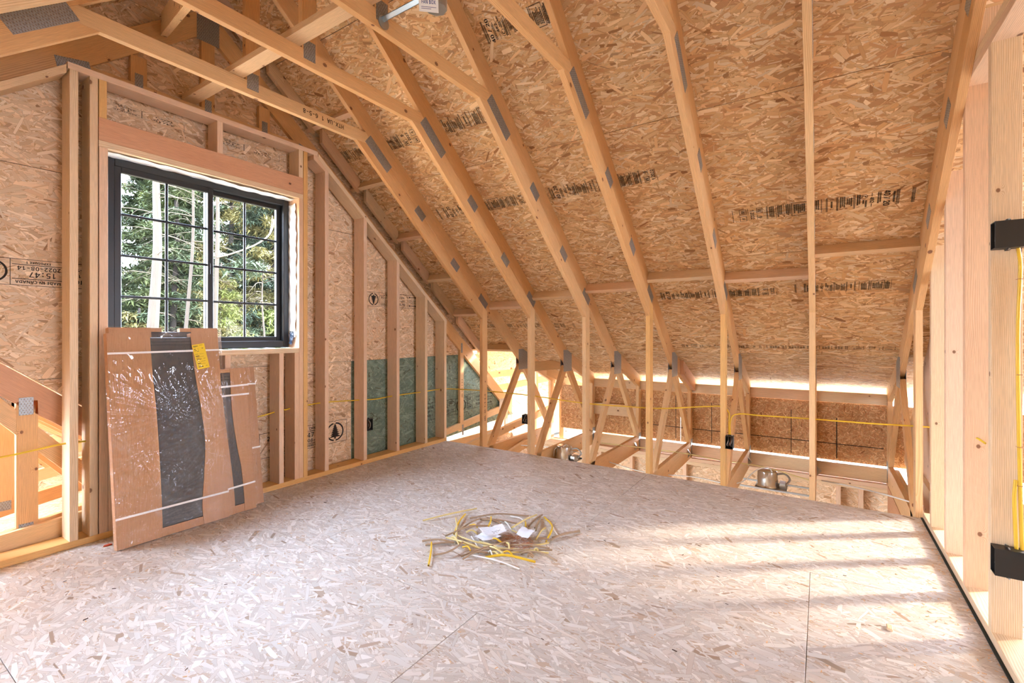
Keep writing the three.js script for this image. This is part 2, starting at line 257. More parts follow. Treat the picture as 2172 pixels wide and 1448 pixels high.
// ---------------------------------------------------------------- window gable wall
const gable = structure('wall_left', 'stud framed gable wall round the black window', 'wall');
const plateT = 0.038 / CO;                                           // vertical thickness of a sloped plate
box(gable, 'bottom_plate', -4.9, 0, -0.14, -0.002, 0.038, 0, gold, 'x');
box(gable, 'top_plate', -3.26, 2.743, -0.14, -1.66, 2.781, 0, fir[1], 'x');
const slopePlate = ccw([[-1.655, L2 + M * 1.655], [-1.655, L2 + M * 1.655 - plateT], [0, L2 - plateT], [0, L2]]);
xyBoard(gable, 'sloped_plate', slopePlate, -0.07, 0.14, fir[0], [-1, M]); xyBoard(gable, 'sloped_plate', mir(slopePlate), -0.07, 0.14, fir[2], [1, M]);
const cap = ccw([[-1.6, 2.743], [-1.70, 2.743], [-1.70, 2.706], [-1.585, 2.61], [-1.56, 2.636]]);
xyBoard(gable, 'plate_block', [[-1.70, 2.743], [-1.70, 2.705], [-1.56, 2.61], [-1.555, 2.655], [-1.66, 2.743]], -0.07, 0.139, fir[3], [-1, M]);
const studTop = (x) => L2 - plateT - M * x;
const stud = (x, mat, y0 = 0.038, name = 'stud') => xyBoard(gable, name, [[x, y0], [x + 0.038, y0], [x + 0.038, Math.min(2.743, studTop(x + 0.038))], [x, Math.min(2.743, studTop(x))]], -0.07, 0.14, mat, [0, 1]);
stud(-1.592, fir[1]); stud(-1.177, fir[1]); stud(-0.765, fir[1]); stud(-0.357, fir[0]); stud(-0.043, fir[0]); stud(-1.794, gold, 0.038, 'king_stud'); stud(-3.163, fir[0], 0.038, 'king_stud'); stud(-3.252, fir[0]);
for (const x of [-3.66, -4.07, -4.48]) xyBoard(gable, 'stud', [[x, 0.038], [x + 0.038, 0.038], [x + 0.038, studTop(XM - x - 0.038)], [x, studTop(XM - x)]], -0.07, 0.14, fir[1], [0, 1]);
box(gable, 'trimmer', -1.834, 0.038, -0.14, -1.796, 2.343, 0, fir[3]); box(gable, 'trimmer', -3.12, 0.038, -0.14, -3.078, 2.343, 0, fir[1]);
box(gable, 'header', -3.122, 2.381, -0.14, -1.796, 2.517, 0, firRed, 'x'); box(gable, 'head_plate', -3.122, 2.343, -0.14, -1.796, 2.381, -0.001, fir[0], 'x');
for (const [x, m] of [[-3.121, gold], [-2.463, fir[1]], [-1.836, fir[0]]]) box(gable, 'cripple_stud', x, 2.517, -0.14, x + 0.038, 2.743, 0, m);
box(gable, 'sill_plate', -3.078, 1.072, -0.14, -1.834, 1.11, 0, fir[0], 'x');
for (const x of [-3.076, -2.82, -2.41, -2.004, -1.873]) box(gable, 'cripple_stud', x, 0.038, -0.14, x + 0.038, 1.072, 0, fir[x < -1.9 ? 1 : 3]);
// sheathing behind the framing, face at z = -0.178
const inRoof = (p) => clip(clip(p, M, 1, DECK + 0.001), -M, 1, DECK - M * XM + 0.001);
const ZS = -0.178, face = (poly, mat, name = 'sheathing_panel') => { if (poly.length > 2) return sheet(gable, name, [0, 0, ZS], [1, 0, 0], [0, 1, 0], poly, 0.012, mat); };
const cutC = 1.078 - M * 3.495;                                       // lower wing roof line: y = cutC - M x
const belowCut = (p) => clip(p, -M, -1, -cutC);                       // keep above the wing's roof line
const rows = [[-0.04, 0.9625], [0.9655, 2.1785], [2.1815, 3.4], [3.403, 4]];
face(belowCut(rect(-3.9, rows[0][0], -1.1815, rows[0][1])), wallOSB); const greenPanel = face(clip(clip(rect(-1.1785, rows[0][0], 2.0, rows[0][1]), M, 1, L1 - 0.1), 0.05, -1, 0.03), greenOSB);
const leftPanel = face(belowCut(rect(-4.9, rows[1][0], -3.073, rows[1][1])), wallOSB); face(rect(-3.073, rows[1][0], -1.838, 1.1), wallOSB); const rightPanel = face(inRoof(rect(-1.838, rows[1][0], -0.62, rows[1][1])), wallOSB); face(inRoof(rect(-0.617, rows[1][0], 0.8, rows[1][1])), wallOSB);
face(inRoof(rect(-4.9, rows[2][0], -3.073, rows[2][1])), wallOSB); face(inRoof(rect(-3.073, 2.347, -1.838, rows[2][1])), wallOSB); face(inRoof(rect(-1.838, rows[2][0], 0, rows[2][1])), wallOSB); face(inRoof(rect(-4, rows[3][0], -1, rows[3][1])), wallOSB);
for (const [q, r] of [[belowCut(rect(-3.9, -0.04, -1.17, 0.97)), 0], [clip(clip(rect(-1.19, -0.04, 2, 0.97), M, 1, L1 - 0.1), 0.05, -1, 0.03), 0], [belowCut(rect(-4.9, 0.95, -3.073, 2.19)), 0], [rect(-3.073, 0.95, -1.838, 1.1), 0], [inRoof(rect(-1.838, 0.95, 0.8, 2.19)), 0], [inRoof(rect(-4.9, 2.17, -3.073, 4)), 0], [inRoof(rect(-3.073, 2.347, -1.838, 4)), 0], [inRoof(rect(-1.838, 2.17, 0, 4)), 0]]) sheet(gable, 'weather_wrap', [0, 0, ZS - 0.0125], [1, 0, 0], [0, 1, 0], q, 0.002, greenWrap);
const wp = (host, x0, x1, y, h, flip, u0, u1) => { const p = print(gable, 'ink_stamp', [(x0 + x1) / 2, y, ZS], [1, 0, 0], [0, 1, 0], x1 - x0, h, wallInk, u0, u1, flip); host.attach(p); };
wp(leftPanel, -3.62, -3.1, 1.575, 0.155, true, 0.27, 1.0); wp(rightPanel, -1.0, -0.3, 1.575, 0.15, true, 0, 1); wp(gable.children.find((o) => o.name === 'sheathing_panel'), -2.15, -1.23, 0.32, 0.21, false, 0.12, 1);
wp(greenPanel, -0.33, 0.6, 0.33, 0.2, false, 0.1, 1); wp(greenPanel, 0.55, 1.15, 0.36, 0.2, true, 0, 0.6);
for (const [x0, x1, y, s] of [[-3.0, -2.6, 2.62, 1], [-2.36, -1.9, 2.62, 1]]) { const p = print(gable, 'ink_stamp', [(x0 + x1) / 2, 2.68, ZS], [1, 0, 0], [0, 1, 0], x1 - x0, 0.05, wallInk, 0.2, 0.6, true); }
lettering(gable, '2 4 6', [-1.855, 0.72, -0.05], [0, 0, 1], [0, 1, 0], 0.05, 0.03);

// ---------------------------------------------------------------- window
const win = structure('window_1', 'black sliding window with grilles in the gable wall', 'window');
const wx0 = -3.052, wx1 = -1.846, wy0 = 1.116, wy1 = 2.336, zf = -0.128, zb = -0.21, xm = -2.447;
for (const [n, a] of [['frame_jamb', [wx0, wy0, zb, wx0 + 0.045, wy1, zf]], ['frame_jamb', [wx1 - 0.045, wy0, zb, wx1, wy1, zf]], ['frame_head', [wx0 + 0.045, wy1 - 0.05, zb, wx1 - 0.045, wy1, zf]], ['frame_sill', [wx0 + 0.045, wy0, zb, wx1 - 0.045, wy0 + 0.055, zf]]]) box(win, n, ...a, black, 'x', 0.004);
function sash(x0, x1, zc, nm) {
  const s = new THREE.Group(); s.name = nm; win.add(s); const y0 = wy0 + 0.05, y1 = wy1 - 0.045, b = 0.038, z0 = zc - 0.016, z1 = zc + 0.016;
  box(s, 'stile', x0, y0, z0, x0 + b, y1, z1, black, 'y', 0.003); box(s, 'stile', x1 - b, y0, z0, x1, y1, z1, black, 'y', 0.003); box(s, 'rail', x0 + b, y0, z0, x1 - b, y0 + b, z1, black, 'x', 0.003); box(s, 'rail', x0 + b, y1 - b, z0, x1 - b, y1, z1, black, 'x', 0.003);
  const cx = (x0 + x1) / 2; box(s, 'muntin', cx - 0.008, y0 + b, zc - 0.006, cx + 0.008, y1 - b, zc + 0.004, black, 'y', 0.002);
  for (let k = 1; k < 4; k++) { const y = y0 + b + (y1 - y0 - 2 * b) * k / 4; for (const [a, c] of [[x0 + b, cx - 0.008], [cx + 0.008, x1 - b]]) box(s, 'muntin', a, y - 0.008, zc - 0.006, c, y + 0.008, zc + 0.004, black, 'x', 0.002); }
  const g = new THREE.PlaneGeometry(x1 - x0 - 2 * b + 0.01, y1 - y0 - 2 * b + 0.01), m = mesh(s, 'pane', g, glass, new THREE.Matrix4().setPosition(cx, (y0 + y1) / 2, zc + 0.008)); m.castShadow = false;
}
const glass = new THREE.MeshPhysicalMaterial({ name: 'glass', color: '#ffffff', transmission: 1, roughness: 0, thickness: 0, ior: 1.13 });
sash(wx0 + 0.043, xm + 0.02, -0.15, 'sliding_sash'); sash(xm - 0.018, wx1 - 0.043, -0.188, 'fixed_sash');
box(win, 'latch', xm - 0.022, 1.66, -0.134, xm - 0.004, 1.74, -0.122, dark, 'y', 0.004);
function ribbon(parent, name, pts, w, up, amp, mat) {                  // crumpled strip of wrap
  const n = 40, curve = new THREE.CatmullRomCurve3(pts.map((p) => new V3(...p))), pos = [], idx = [], u = new V3(...up);
  for (let i = 0; i <= n; i++) { const p = curve.getPoint(i / n); for (let j = 0; j < 4; j++) { const q = p.clone().addScaledVector(u, w * (j / 3 - 0.5)); q.x += amp * Math.sin(i * 1.7 + j * 2.1) * rnd(); q.y += amp * Math.cos(i * 1.3 + j * 1.2) * rnd(); q.z += amp * Math.sin(i * 0.9 + j) * rnd(); pos.push(q.x, q.y, q.z); } }
  for (let i = 0; i < n; i++) for (let j = 0; j < 3; j++) { const a = i * 4 + j; idx.push(a, a + 1, a + 4, a + 1, a + 5, a + 4); }
  const g = new THREE.BufferGeometry(); g.setAttribute('position', new THREE.Float32BufferAttribute(pos, 3)); g.setIndex(idx); g.computeVertexNormals(); return mesh(parent, name, g, mat);
}
ribbon(win, 'house_wrap', [[-1.842, 1.2, -0.09], [-1.841, 1.7, -0.085], [-1.846, 2.05, -0.08], [-1.842, 2.3, -0.09]], 0.1, [0, 0, 1], 0.007, whiteWrap);
ribbon(win, 'house_wrap', [[-3.07, 2.333, -0.085], [-2.7, 2.337, -0.08], [-2.2, 2.328, -0.075], [-1.85, 2.335, -0.085]], 0.1, [0, 0, 1], 0.006, whiteWrap);
ribbon(win, 'house_wrap', [[-3.068, 1.13, -0.1], [-3.069, 1.5, -0.1], [-3.07, 2.3, -0.1]], 0.07, [0, 0, 1], 0.004, whiteWrap);
ribbon(win, 'house_wrap', [[-3.06, 1.114, -0.1], [-2.4, 1.114, -0.1], [-1.85, 1.116, -0.1]], 0.07, [0, 0, 1], 0.003, whiteWrap);
ribbon(win, 'sealing_tape', [[-1.852, 1.14, -0.1], [-1.85, 1.2, -0.085], [-1.846, 1.25, -0.09]], 0.05, [0, 0, 1], 0.006, new THREE.MeshStandardMaterial({ name: 'blue_tape', color: '#27384c', roughness: 0.4, side: THREE.DoubleSide }));

// ---------------------------------------------------------------- partition on the other side
const part = structure('wall_right', 'bare stud partition of pale lumber along the room', 'wall');
box(part, 'bottom_plate', -4.9, 0.002, 4.16, -0.004, 0.04, 4.249, fir[0], 'x');
const deckAt = (x) => DECK - M * Math.max(x, XM - x);
for (let k = 0; k < 12; k++) { const x = -0.276 - 0.4085 * k, top = (q) => Math.min(2.39, deckAt(q) - 0.19); xyBoard(part, 'stud', [[x, 0.04], [x + 0.038, 0.04], [x + 0.038, top(x + 0.038)], [x, top(x)]], 4.2045, 0.089, fir[[0, 1, 3, 0, 2][k % 5]], [0, 1]); }
box(part, 'top_plate', -3.98, 2.39, 4.16, -0.95, 2.428, 4.249, fir[1], 'x'); box(part, 'top_plate', -3.92, 2.428, 4.16, -1.02, 2.466, 4.249, fir[0], 'x');
for (let k = 1; k < 7; k++) { const x = -0.9 - 0.4085 * k; xyBoard(part, 'cripple_stud', [[x, 2.466], [x + 0.038, 2.466], [x + 0.038, Math.min(3.3, deckAt(x + 0.038) - 0.19)], [x, Math.min(3.3, deckAt(x) - 0.19)]], 4.2045, 0.089, fir[1], [0, 1]); }
// ---------------------------------------------------------------- roof trusses
const plateMap = (() => { const c = document.createElement('canvas'); c.width = c.height = 256; const g = c.getContext('2d'); g.fillStyle = '#9a9b9a'; g.fillRect(0, 0, 256, 256);
  for (let k = 0; k < 260; k++) { g.fillStyle = `rgba(${rnd() < 0.5 ? '60,60,62' : '190,192,194'},0.12)`; g.fillRect(rnd() * 256, rnd() * 256, rr(6, 30), rr(4, 20)); }
  for (let r = 0; r < 8; r++) for (let q = 0; q < 8; q++) { g.fillStyle = '#6b5238'; g.fillRect(q * 32 + (r % 2 ? 16 : 0) % 32, r * 32 + 8, 7, 18); g.fillStyle = '#c9cccd'; g.fillRect(q * 32 + (r % 2 ? 16 : 0) + 7, r * 32 + 8, 3, 18); }
  return finish(new THREE.CanvasTexture(c), 1 / 0.1, 1 / 0.1); })();
const plateMat = new THREE.MeshStandardMaterial({ name: 'nail_plate', map: plateMap, metalness: 0.55, roughness: 0.45 }), galv = new THREE.MeshStandardMaterial({ name: 'galvanised', color: '#aeb4b8', metalness: 0.85, roughness: 0.32 });
const nailPlate = (parent, x, y, z, w, h, a = 0) => { const m = new THREE.Matrix4().makeRotationZ(a).setPosition(x, y, z); return mesh(parent, 'nail_plate', prism(rect(-w / 2, -h / 2, w / 2, h / 2), 0.0022, { c: 0.0004 }), plateMat, m); };
const bothSides = (parent, x, y, z, w, h, a = 0) => { nailPlate(parent, x, y, z + 0.0198, w, h, a); nailPlate(parent, x, y, z - 0.0198, w, h, a); };
const SLOPE = -Math.atan(M);
const topChord = clip(clip([[-2.46, DECK + M * 2.46], [-2.46, L1 + M * 2.46], [BX, L1 - M * BX], [BX, BY]], 1, 0, BX), 1, 0, BX);
const innerChord = clip(clip([[-1.9, L1 + M * 1.9], [-1.9, L2 + M * 1.9], [0, L2], [0, L1]], 0, 1, 2.77), 1, 0, 0);
const eaveDeck = (x) => BY - (x - BX) * 5 / 12;
const tailChord = [[BX, BY], [BX, BY - 0.185], [0.99, eaveDeck(0.99) - 0.152], [1.69, eaveDeck(1.69) - 0.152], [1.69, eaveDeck(1.69)]];
const collar = (() => { const y0 = 2.77, y1 = 2.859, x0 = (L1 - y0) / M, x1 = (L1 - y1) / M; return [[XM + (-x0), y0], [x0, y0], [x1, y1], [XM - x1, y1]]; })();
const kneePost = clip([[0, -0.2], [0.089, -0.2], [0.089, L1 - M * 0.089], [0, L1]], 1, 0, 0.089);
const webBar = (x0, y0, x1, y1, w = 0.089) => { const l = Math.hypot(x1 - x0, y1 - y0), nx = -(y1 - y0) / l * w / 2, ny = (x1 - x0) / l * w / 2; return [[x0 - nx, y0 - ny], [x1 - nx, y1 - ny], [x1 + nx, y1 + ny], [x0 + nx, y0 + ny]]; };
const order = ['second', 'third', 'fourth', 'fifth', 'sixth'];
for (let i = 1; i <= 7; i++) {
  const z = ZT[i], label = i === 1 ? 'roof truss stamped 1 6-5-8, first beyond the lookouts at the window gable' : i === 7 ? 'roof truss standing against the bare stud partition' : `${order[i - 2]} roof truss counted from the black window gable`;
  const t = thing('roof_truss', label, 'truss', 'roof trusses over the attic room'); t.position.set(0, 0, z);
  const mat = () => pick(truss), B = (name, poly, g, m = mat()) => xyBoard(t, name, poly, 0, 0.038, m, g);
  const pm = i === 4 || i === 5 ? gold : null;
  for (const side of [0, 1]) {
    const S = (p) => (side ? mir(p) : p), k = side ? -1 : 1;
    B('top_chord', S(topChord), [-k, M]); B('inner_chord', S(innerChord), [-k, M]); B('eave_chord', S(tailChord), [-k, 5 / 12]); B('knee_post', S(kneePost), [0, 1], pm && !side ? pm : mat());
    B('web', S(webBar(0.79, 0.84, 0.155, -0.06)), [1, 1.4]); B('web', S(webBar(0.9, 0.82, 1.56, -0.03)), [-1, 1.2]); B('heel_post', S([[1.555, -0.19], [1.644, -0.19], [1.644, eaveDeck(1.644) - 0.153], [1.555, eaveDeck(1.555) - 0.153]]), [0, 1]);
    for (const [x, y, w, h, a] of [[-1.44, 2.72, 0.3, 0.085, SLOPE], [-0.955, L1 + M * 0.955 - 0.01, 0.13, 0.08, SLOPE], [-0.46, L1 + M * 0.46 - 0.01, 0.13, 0.08, SLOPE], [0.012, L1 + 0.035, 0.17, 0.075, SLOPE], [0.84, 0.915, 0.21, 0.25, 0], [1.6, -0.07, 0.08, 0.16, 0]]) bothSides(t, side ? XM - x : x, y, 0, w, h, k * a);
  }
  B('ceiling_chord', collar, [1, 0]);
  B('king_post', [[-2.53, 2.859], [-2.437, 2.859], [-2.437, L1 + M * 2.437], [-2.46, L1 + M * 2.46], [-2.53, L1 + M * (4.92 - 2.53)]], [0, 1]); bothSides(t, -2.483, 2.86, 0, 0.075, 0.11); bothSides(t, -2.46, L1 + M * 2.46 + 0.01, 0, 0.16, 0.16);
  B('bottom_chord', rect(XM - 1.644, -0.205, 1.644, -0.02), [1, 0]);
  if (i === 4) B('scab_block', [[1.05, eaveDeck(1.05) - 0.005], [1.05, eaveDeck(1.05) - 0.15], [1.71, eaveDeck(1.71) - 0.15], [1.71, eaveDeck(1.71) - 0.005]], [-1, 5 / 12], firRed).position.z = 0.0385;
  if (i === 1) { lettering(t, 'HTX.UA 1 6-5-8', [-1.96, 2.818, 0.0192], [-1, 0, 0], [0, -1, 0], 0.42, 0.055); lettering(t, 'HOL 01 1-5-6-0', [0.045, 0.42, 0.0192], [0, 1, 0], [-1, 0, 0], 0.36, 0.045); }
  for (const c of t.children) { c.castShadow = true; }
}
// dropped gable truss
{
  const z = ZT[0], t = thing('gable_truss', 'gable end truss fixed to the sheathing above the black window', 'truss'); t.position.set(0, 0, z);
  const B = (name, poly, g) => xyBoard(t, name, poly, 0, 0.036, pick(truss), g);
  const ch = clip([[-2.46, L1 + M * 2.46], [-2.46, L1 + M * 2.46 - 0.182], [1.55, L1 - M * 1.55 - 0.182], [1.55, L1 - M * 1.55]], 1, 0, 1.55);
  const chL = clip(ch, 1, 0, 0.6);
  B('top_chord', ch, [-1, M]); B('top_chord', mir(chL), [1, M]);
  B('ceiling_chord', [[-3.28, 2.772], [-1.64, 2.772], [-1.71, 2.83], [-1.75, 2.861], [-3.17, 2.861]], [1, 0]);
  for (const x of [-2.877, -2.46, -2.043]) { const top = L1 - M * Math.max(x, XM - x) - 0.2; B('web', rect(x - 0.0445, 2.861, x + 0.0445, top + (x === -2.46 ? 0.02 : -0.01)), [0, 1]); nailPlate(t, x, 2.865, 0.0195, 0.045, 0.12); }
  nailPlate(t, -2.46, 3.44, 0.0195, 0.15, 0.2); nailPlate(t, -3.2, 2.83, 0.0195, 0.16, 0.075, 0.2); nailPlate(t, -1.7, 2.81, 0.0195, 0.11, 0.06, -0.3);
  for (const [x, y0] of [[0.44, 0.02]]) { B('web', [[x - 0.03, y0], [x + 0.04, y0], [x + 0.04, L1 - M * (x + 0.04) - 0.18], [x - 0.03, L1 - M * (x - 0.03) - 0.18]], [0, 1]); nailPlate(t, x, 1.05, 0.0195, 0.03, 0.12); nailPlate(t, x + 0.02, 0.03, 0.0195, 0.03, 0.13); }
  B('heel_web', [[0.04, 0.005], [1.3, 0.13], [1.3, 0.22], [0.02, 0.075]], [1, 0.1]); B('bottom_chord', [[0.05, -0.2], [1.5, -0.2], [1.5, -0.08], [0.05, -0.06]], [1, 0]); B('heel_post', rect(1.38, -0.1, 1.47, 0.24), [0, 1]);
  nailPlate(t, 1.36, 0.22, 0.0195, 0.2, 0.2); nailPlate(t, 1.43, -0.02, 0.0195, 0.05, 0.1);
  lettering(t, 'HOL 5T7 1 3-5', [0.445, 0.55, 0.0188], [0, 1, 0], [-1, 0, 0], 0.3, 0.035);
}
// lookouts from the first truss out over the gable truss, and the blocks between them
const lookX = [-2.08, -1.6, -1.12, -0.636, -0.18, 0.26, 0.77], upDir = [SI, CO, 0];
const lw = ['highest lookout, just under the ridge', 'second lookout below the ridge', 'third lookout below the ridge', 'fourth lookout below the ridge', 'fifth lookout below the ridge', 'sixth lookout, level with the knee wall top', 'lowest lookout, out towards the eave'];
lookX.forEach((x, k) => {
  const o = thing('lookout', `short pale ${lw[k]}, between gable and first truss`, 'lookout', 'lookouts along the gable rake'), d = 0.0455, y = DECK - M * x; o.position.set(x - SI * d, y - CO * d, 0);
  bar(o, 'board', [0, 0, -0.58], [0, 0, ZT[1] - 0.0195], upDir, 0.089, 0.038, fir[k % 4]);
});
for (let k = -1; k < lookX.length - 1; k++) {
  const xa = k < 0 ? -2.44 : lookX[k] + 0.03, xb = lookX[k + 1] - 0.042; if (xb - xa < 0.1) continue;
  const o = thing('rake_block', `pale rake block fitted between ${k < 0 ? 'the ridge and the first lookout' : ['first and second', 'second and third', 'third and fourth', 'fourth and fifth', 'fifth and sixth', 'sixth and lowest'][k] + ' lookouts'}`, 'block', 'blocks on the gable rake');
  xyBoard(o, 'board', [[xa, DECK - M * xa - 0.004], [xa, L1 - M * xa + 0.05], [xb, L1 - M * xb + 0.05], [xb, DECK - M * xb - 0.004]], -0.09, 0.04, fir[(k + 6) % 4], [-1, M]);
}
// blocking between the trusses at the knee
[[1, 0.185, 'first and second'], [2, 0.095, 'second and third'], [3, 0.048, 'third and fourth'], [4, -0.022, 'fourth and fifth'], [5, 0.02, 'fifth and sixth'], [6, -0.135, 'sixth and last']].forEach(([i, x, w], k) => {
  const o = thing('roof_block', `pale blocking board nailed across between the ${w} roof trusses`, 'block', 'blocking between the trusses'), d = 0.0455; o.position.set(x - SI * d, DECK - M * x - CO * d, 0);
  bar(o, 'board', [0, 0, ZT[i] + 0.0195], [0, 0, ZT[i + 1] - 0.0195], upDir, 0.089, 0.038, fir[(k + 1) % 4]);
});
{ const o = thing('lateral_brace', 'flat pale brace board lying across the ceiling chords', 'brace'); bar(o, 'board', [-2.585, 2.8785, -0.14], [-2.585, 2.8785, 3.5], [1, 0, 0], 0.089, 0.038, fir[2]); }
{ const o = thing('lateral_brace', 'slanting brace board running from gable ridge into the roof', 'brace'); bar(o, 'board', [-2.75, 3.3, -0.1], [-3.05, 2.93, 1.05], [0, 1, 0], 0.14, 0.038, truss[0]); }

// ---------------------------------------------------------------- eave wall beyond the knee posts, and the storey below
const eave = structure('wall_far', 'eave wall of strand board with blocking between truss heels', 'wall');
for (let i = 2; i < 7; i++) { const a = ZT[i] + 0.0195, b = ZT[i + 1] - 0.0195; box(eave, 'heel_block', 1.603, 0.54, a, 1.641, 0.645, b, fir[[0, 2, 0, 3, 0][i - 2]], 'z'); box(eave, 'rim_board', 1.603, -0.2, a, 1.641, -0.065, b, fir[[2, 1, 3, 0, 2][i - 2]], 'z'); }
box(eave, 'backing_board', 1.6, 0.19, 1.12, 1.638, 0.33, 1.69, fir[0], 'z');
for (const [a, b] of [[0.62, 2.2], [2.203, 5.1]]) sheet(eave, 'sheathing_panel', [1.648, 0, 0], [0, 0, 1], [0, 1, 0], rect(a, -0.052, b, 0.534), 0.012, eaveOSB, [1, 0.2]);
box(eave, 'strap_plate', 1.592, -0.14, 0.99, 1.597, 0.31, 1.1, plateMat, 'y', 0.001);
const marker = new THREE.MeshStandardMaterial({ name: 'marker', color: '#1b1716', roughness: 0.9 });
for (const [za, zb, ya, yb] of [[3.327, 3.333, -0.03, 0.43], [3.722, 3.73, -0.03, 0.38], [2.543, 2.549, -0.02, 0.44], [2.144, 2.15, -0.02, 0.5], [1.8, 4.1, 0.114, 0.121]]) box(eave, 'marker_line', 1.6472, ya, za, 1.6482, yb, zb, marker, 'y', 0.0002);
const lower = structure('wall_lower', 'strand board wall of the storey below seen past the floor edge', 'wall');
box(lower, 'top_plate', 1.555, -0.244, 0.3, 1.65, -0.206, 8.6, fir[1], 'z'); box(lower, 'top_plate', 1.555, -0.283, 0.3, 1.65, -0.245, 8.6, fir[0], 'z');
sheet(lower, 'sheathing_panel', [1.652, 0, 0], [0, 0, 1], [0, 1, 0], rect(-1.6, -2.75, 8.6, -0.2), 0.012, wallOSB);
for (const [xa, xb, m] of [[0.1, 0.44, 0], [0.47, 0.88, 1], [0.9, 1.28, 3], [1.31, 1.58, 0]]) xyBoard(lower, 'end_board', [[xa, -0.2], [xb, -0.2], [xb, Math.min(deckAt(xb), xb > BX ? eaveDeck(xb) : 9) - 0.01], [xa, Math.min(deckAt(xa), xa > BX ? eaveDeck(xa) : 9) - 0.01]], 4.3, 0.03, fir[m], [0, 1]);
for (const z of [1.2, 1.61, 2.02, 2.25, 3.72, 3.9]) box(lower, 'stud', 1.56, -2.75, z, 1.65, -0.283, z + 0.038, fir[1]);
box(lower, 'beam', 0.02, -0.52, 4.12, 1.55, -0.21, 4.16, firRed, 'x'); box(lower, 'ledger', 0.02, -0.2, 4.17, 1.6, -0.06, 4.21, fir[0], 'x'); box(lower, 'ledger', 0.1, 0.0, 4.25, 1.62, 0.09, 4.29, fir[0], 'x');
sheet(lower, 'sheathing_panel', [0, 0, -0.19], [1, 0, 0], [0, 1, 0], rect(-0.6, -2.75, 1.65, -0.21), 0.012, wallOSB);  // added wall piece, cuts the daylight reaching the storey below
const slab = structure('floor_lower', 'grey floor of the storey below', 'floor'); box(slab, 'slab', -7, -2.95, -0.2, 2.2, -2.75, 8.6, new THREE.MeshStandardMaterial({ name: 'concrete', color: '#a39c92', roughness: 0.9 }), 'x', 0.001);
// far side of the house, behind the camera
const back = structure('wall_back', 'strand board wall closing the far eave', 'wall'); sheet(back, 'sheathing_panel', [XM - 1.648, 0, 0], [0, 0, -1], [0, 1, 0], rect(-8.6, -2.75, 0.2, 0.6), 0.012, wallOSB);
const end = structure('wall_end', 'strand board gable end of the room beyond the partition', 'wall');
const endFace = (p) => { if (p.length > 2) sheet(end, 'sheathing_panel', [0, 0, 8.5], [-1, 0, 0], [0, 1, 0], p.map(([x, y]) => [-x, y]), 0.012, wallOSB); };
for (const q of [rect(-6.6, -2.75, 1.65, 0.6), rect(-6.4, 0.6, -3.2, 4), rect(-1.7, 0.6, 1.5, 4), rect(-3.2, 0.6, -1.7, 1.0), rect(-3.2, 2.1, -1.7, 4)]) endFace(clip(clip(q, M, 1, DECK), -M, 1, DECK - M * XM));  // opening left between the panels is an added end window for more daylight
// unseen dormer added beyond the partition so the sun throws stud shadows inside
const dorm = structure('dormer_1', 'added unseen dormer beyond the partition that lets the sun in', 'dormer');
box(dorm, 'dormer_roof', -0.85, 2.44, DORMER[0] - 0.05, 2.0, 2.47, DORMER[1] + 0.05, roofOSB, 'x'); for (const z of DORMER) xyBoard(dorm, 'cheek', [[-0.83, 2.43], [BX, BY], [1.65, 0.6], [1.65, 2.43]], z, 0.03, wallOSB, [1, 0]);
sheet(dorm, 'apron_wall', [1.648, 0, 0], [0, 0, 1], [0, 1, 0], rect(DORMER[0], -0.2, DORMER[1], 1.1), 0.012, wallOSB); box(dorm, 'dormer_sill', 1.6, 1.1, DORMER[0], 1.68, 1.14, DORMER[1], fir[0], 'z');

// ---------------------------------------------------------------- lower wing beyond the window wall (seen under the sheathing)
const wing = structure('lower_roof', 'open trusses of the lower wing beyond the window wall', 'roof');
for (let k = 0; k < 5; k++) {
  const z = -0.215 - 0.61 * k, y = (x) => cutC - 0.008 - M * x, m = () => pick(truss);
  xyBoard(wing, 'rafter', clip([[-5.2, y(-5.2)], [-5.2, y(-5.2) - 0.182], [-1.9, y(-1.9) - 0.182], [-1.9, y(-1.9)]], -1, 0, 5.2), z, 0.038, k ? m() : firRed, [-1, M]);
  xyBoard(wing, 'bottom_chord', [[-5.2, -0.24], [-2.1, 0.256], [-2.1, 0.345], [-5.2, -0.15]], z, 0.038, m(), [1, 0.16]);
  xyBoard(wing, 'web', rect(-3.43 + 0.02 * k, 0.12, -3.34 + 0.02 * k, y(-3.43) - 0.17), z, 0.038, m(), [0, 1]); nailPlate(wing, -3.39 + 0.02 * k, y(-3.43) - 0.2, z + 0.0195, 0.06, 0.1); nailPlate(wing, -3.39 + 0.02 * k, 0.12, z + 0.0195, 0.06, 0.06);
  xyBoard(wing, 'web', webBar(-3.0, 0.2, -3.9, y(-3.9) - 0.1), z, 0.036, m(), [-1, 1]);
}
sheet(wing, 'roof_panel', [0, cutC, 0], [0, 0, 1], [-CO, SI, 0], rect(-3.3, 1.9 / CO, -0.19, 5.2 / CO), 0.012, roofOSB); sheet(wing, 'sheathing_panel', [0, 0, -2.9], [1, 0, 0], [0, 1, 0], clip(rect(-5.2, -0.6, -1.4, 2.6), M, 1, cutC), 0.012, wallOSB);
sheet(wing, 'added_ceiling_panel', [0, -0.45, 0], [1, 0, 0], [0, 0, 1], rect(-5.2, -2.9, -1.4, -0.2), 0.012, wallOSB); sheet(wing, 'sheathing_panel', [-5.0, 0, 0], [0, 0, -1], [0, 1, 0], rect(0.2, -0.45, 2.9, 0.75), 0.012, wallOSB);  // ceiling and end panels added to hold back light from outside
bar(wing, 'loose_board', [-4.2, 0.0, -0.19], [-2.9, 0.1, -0.172], [0, 1, 0], 0.14, 0.03, truss[0]);
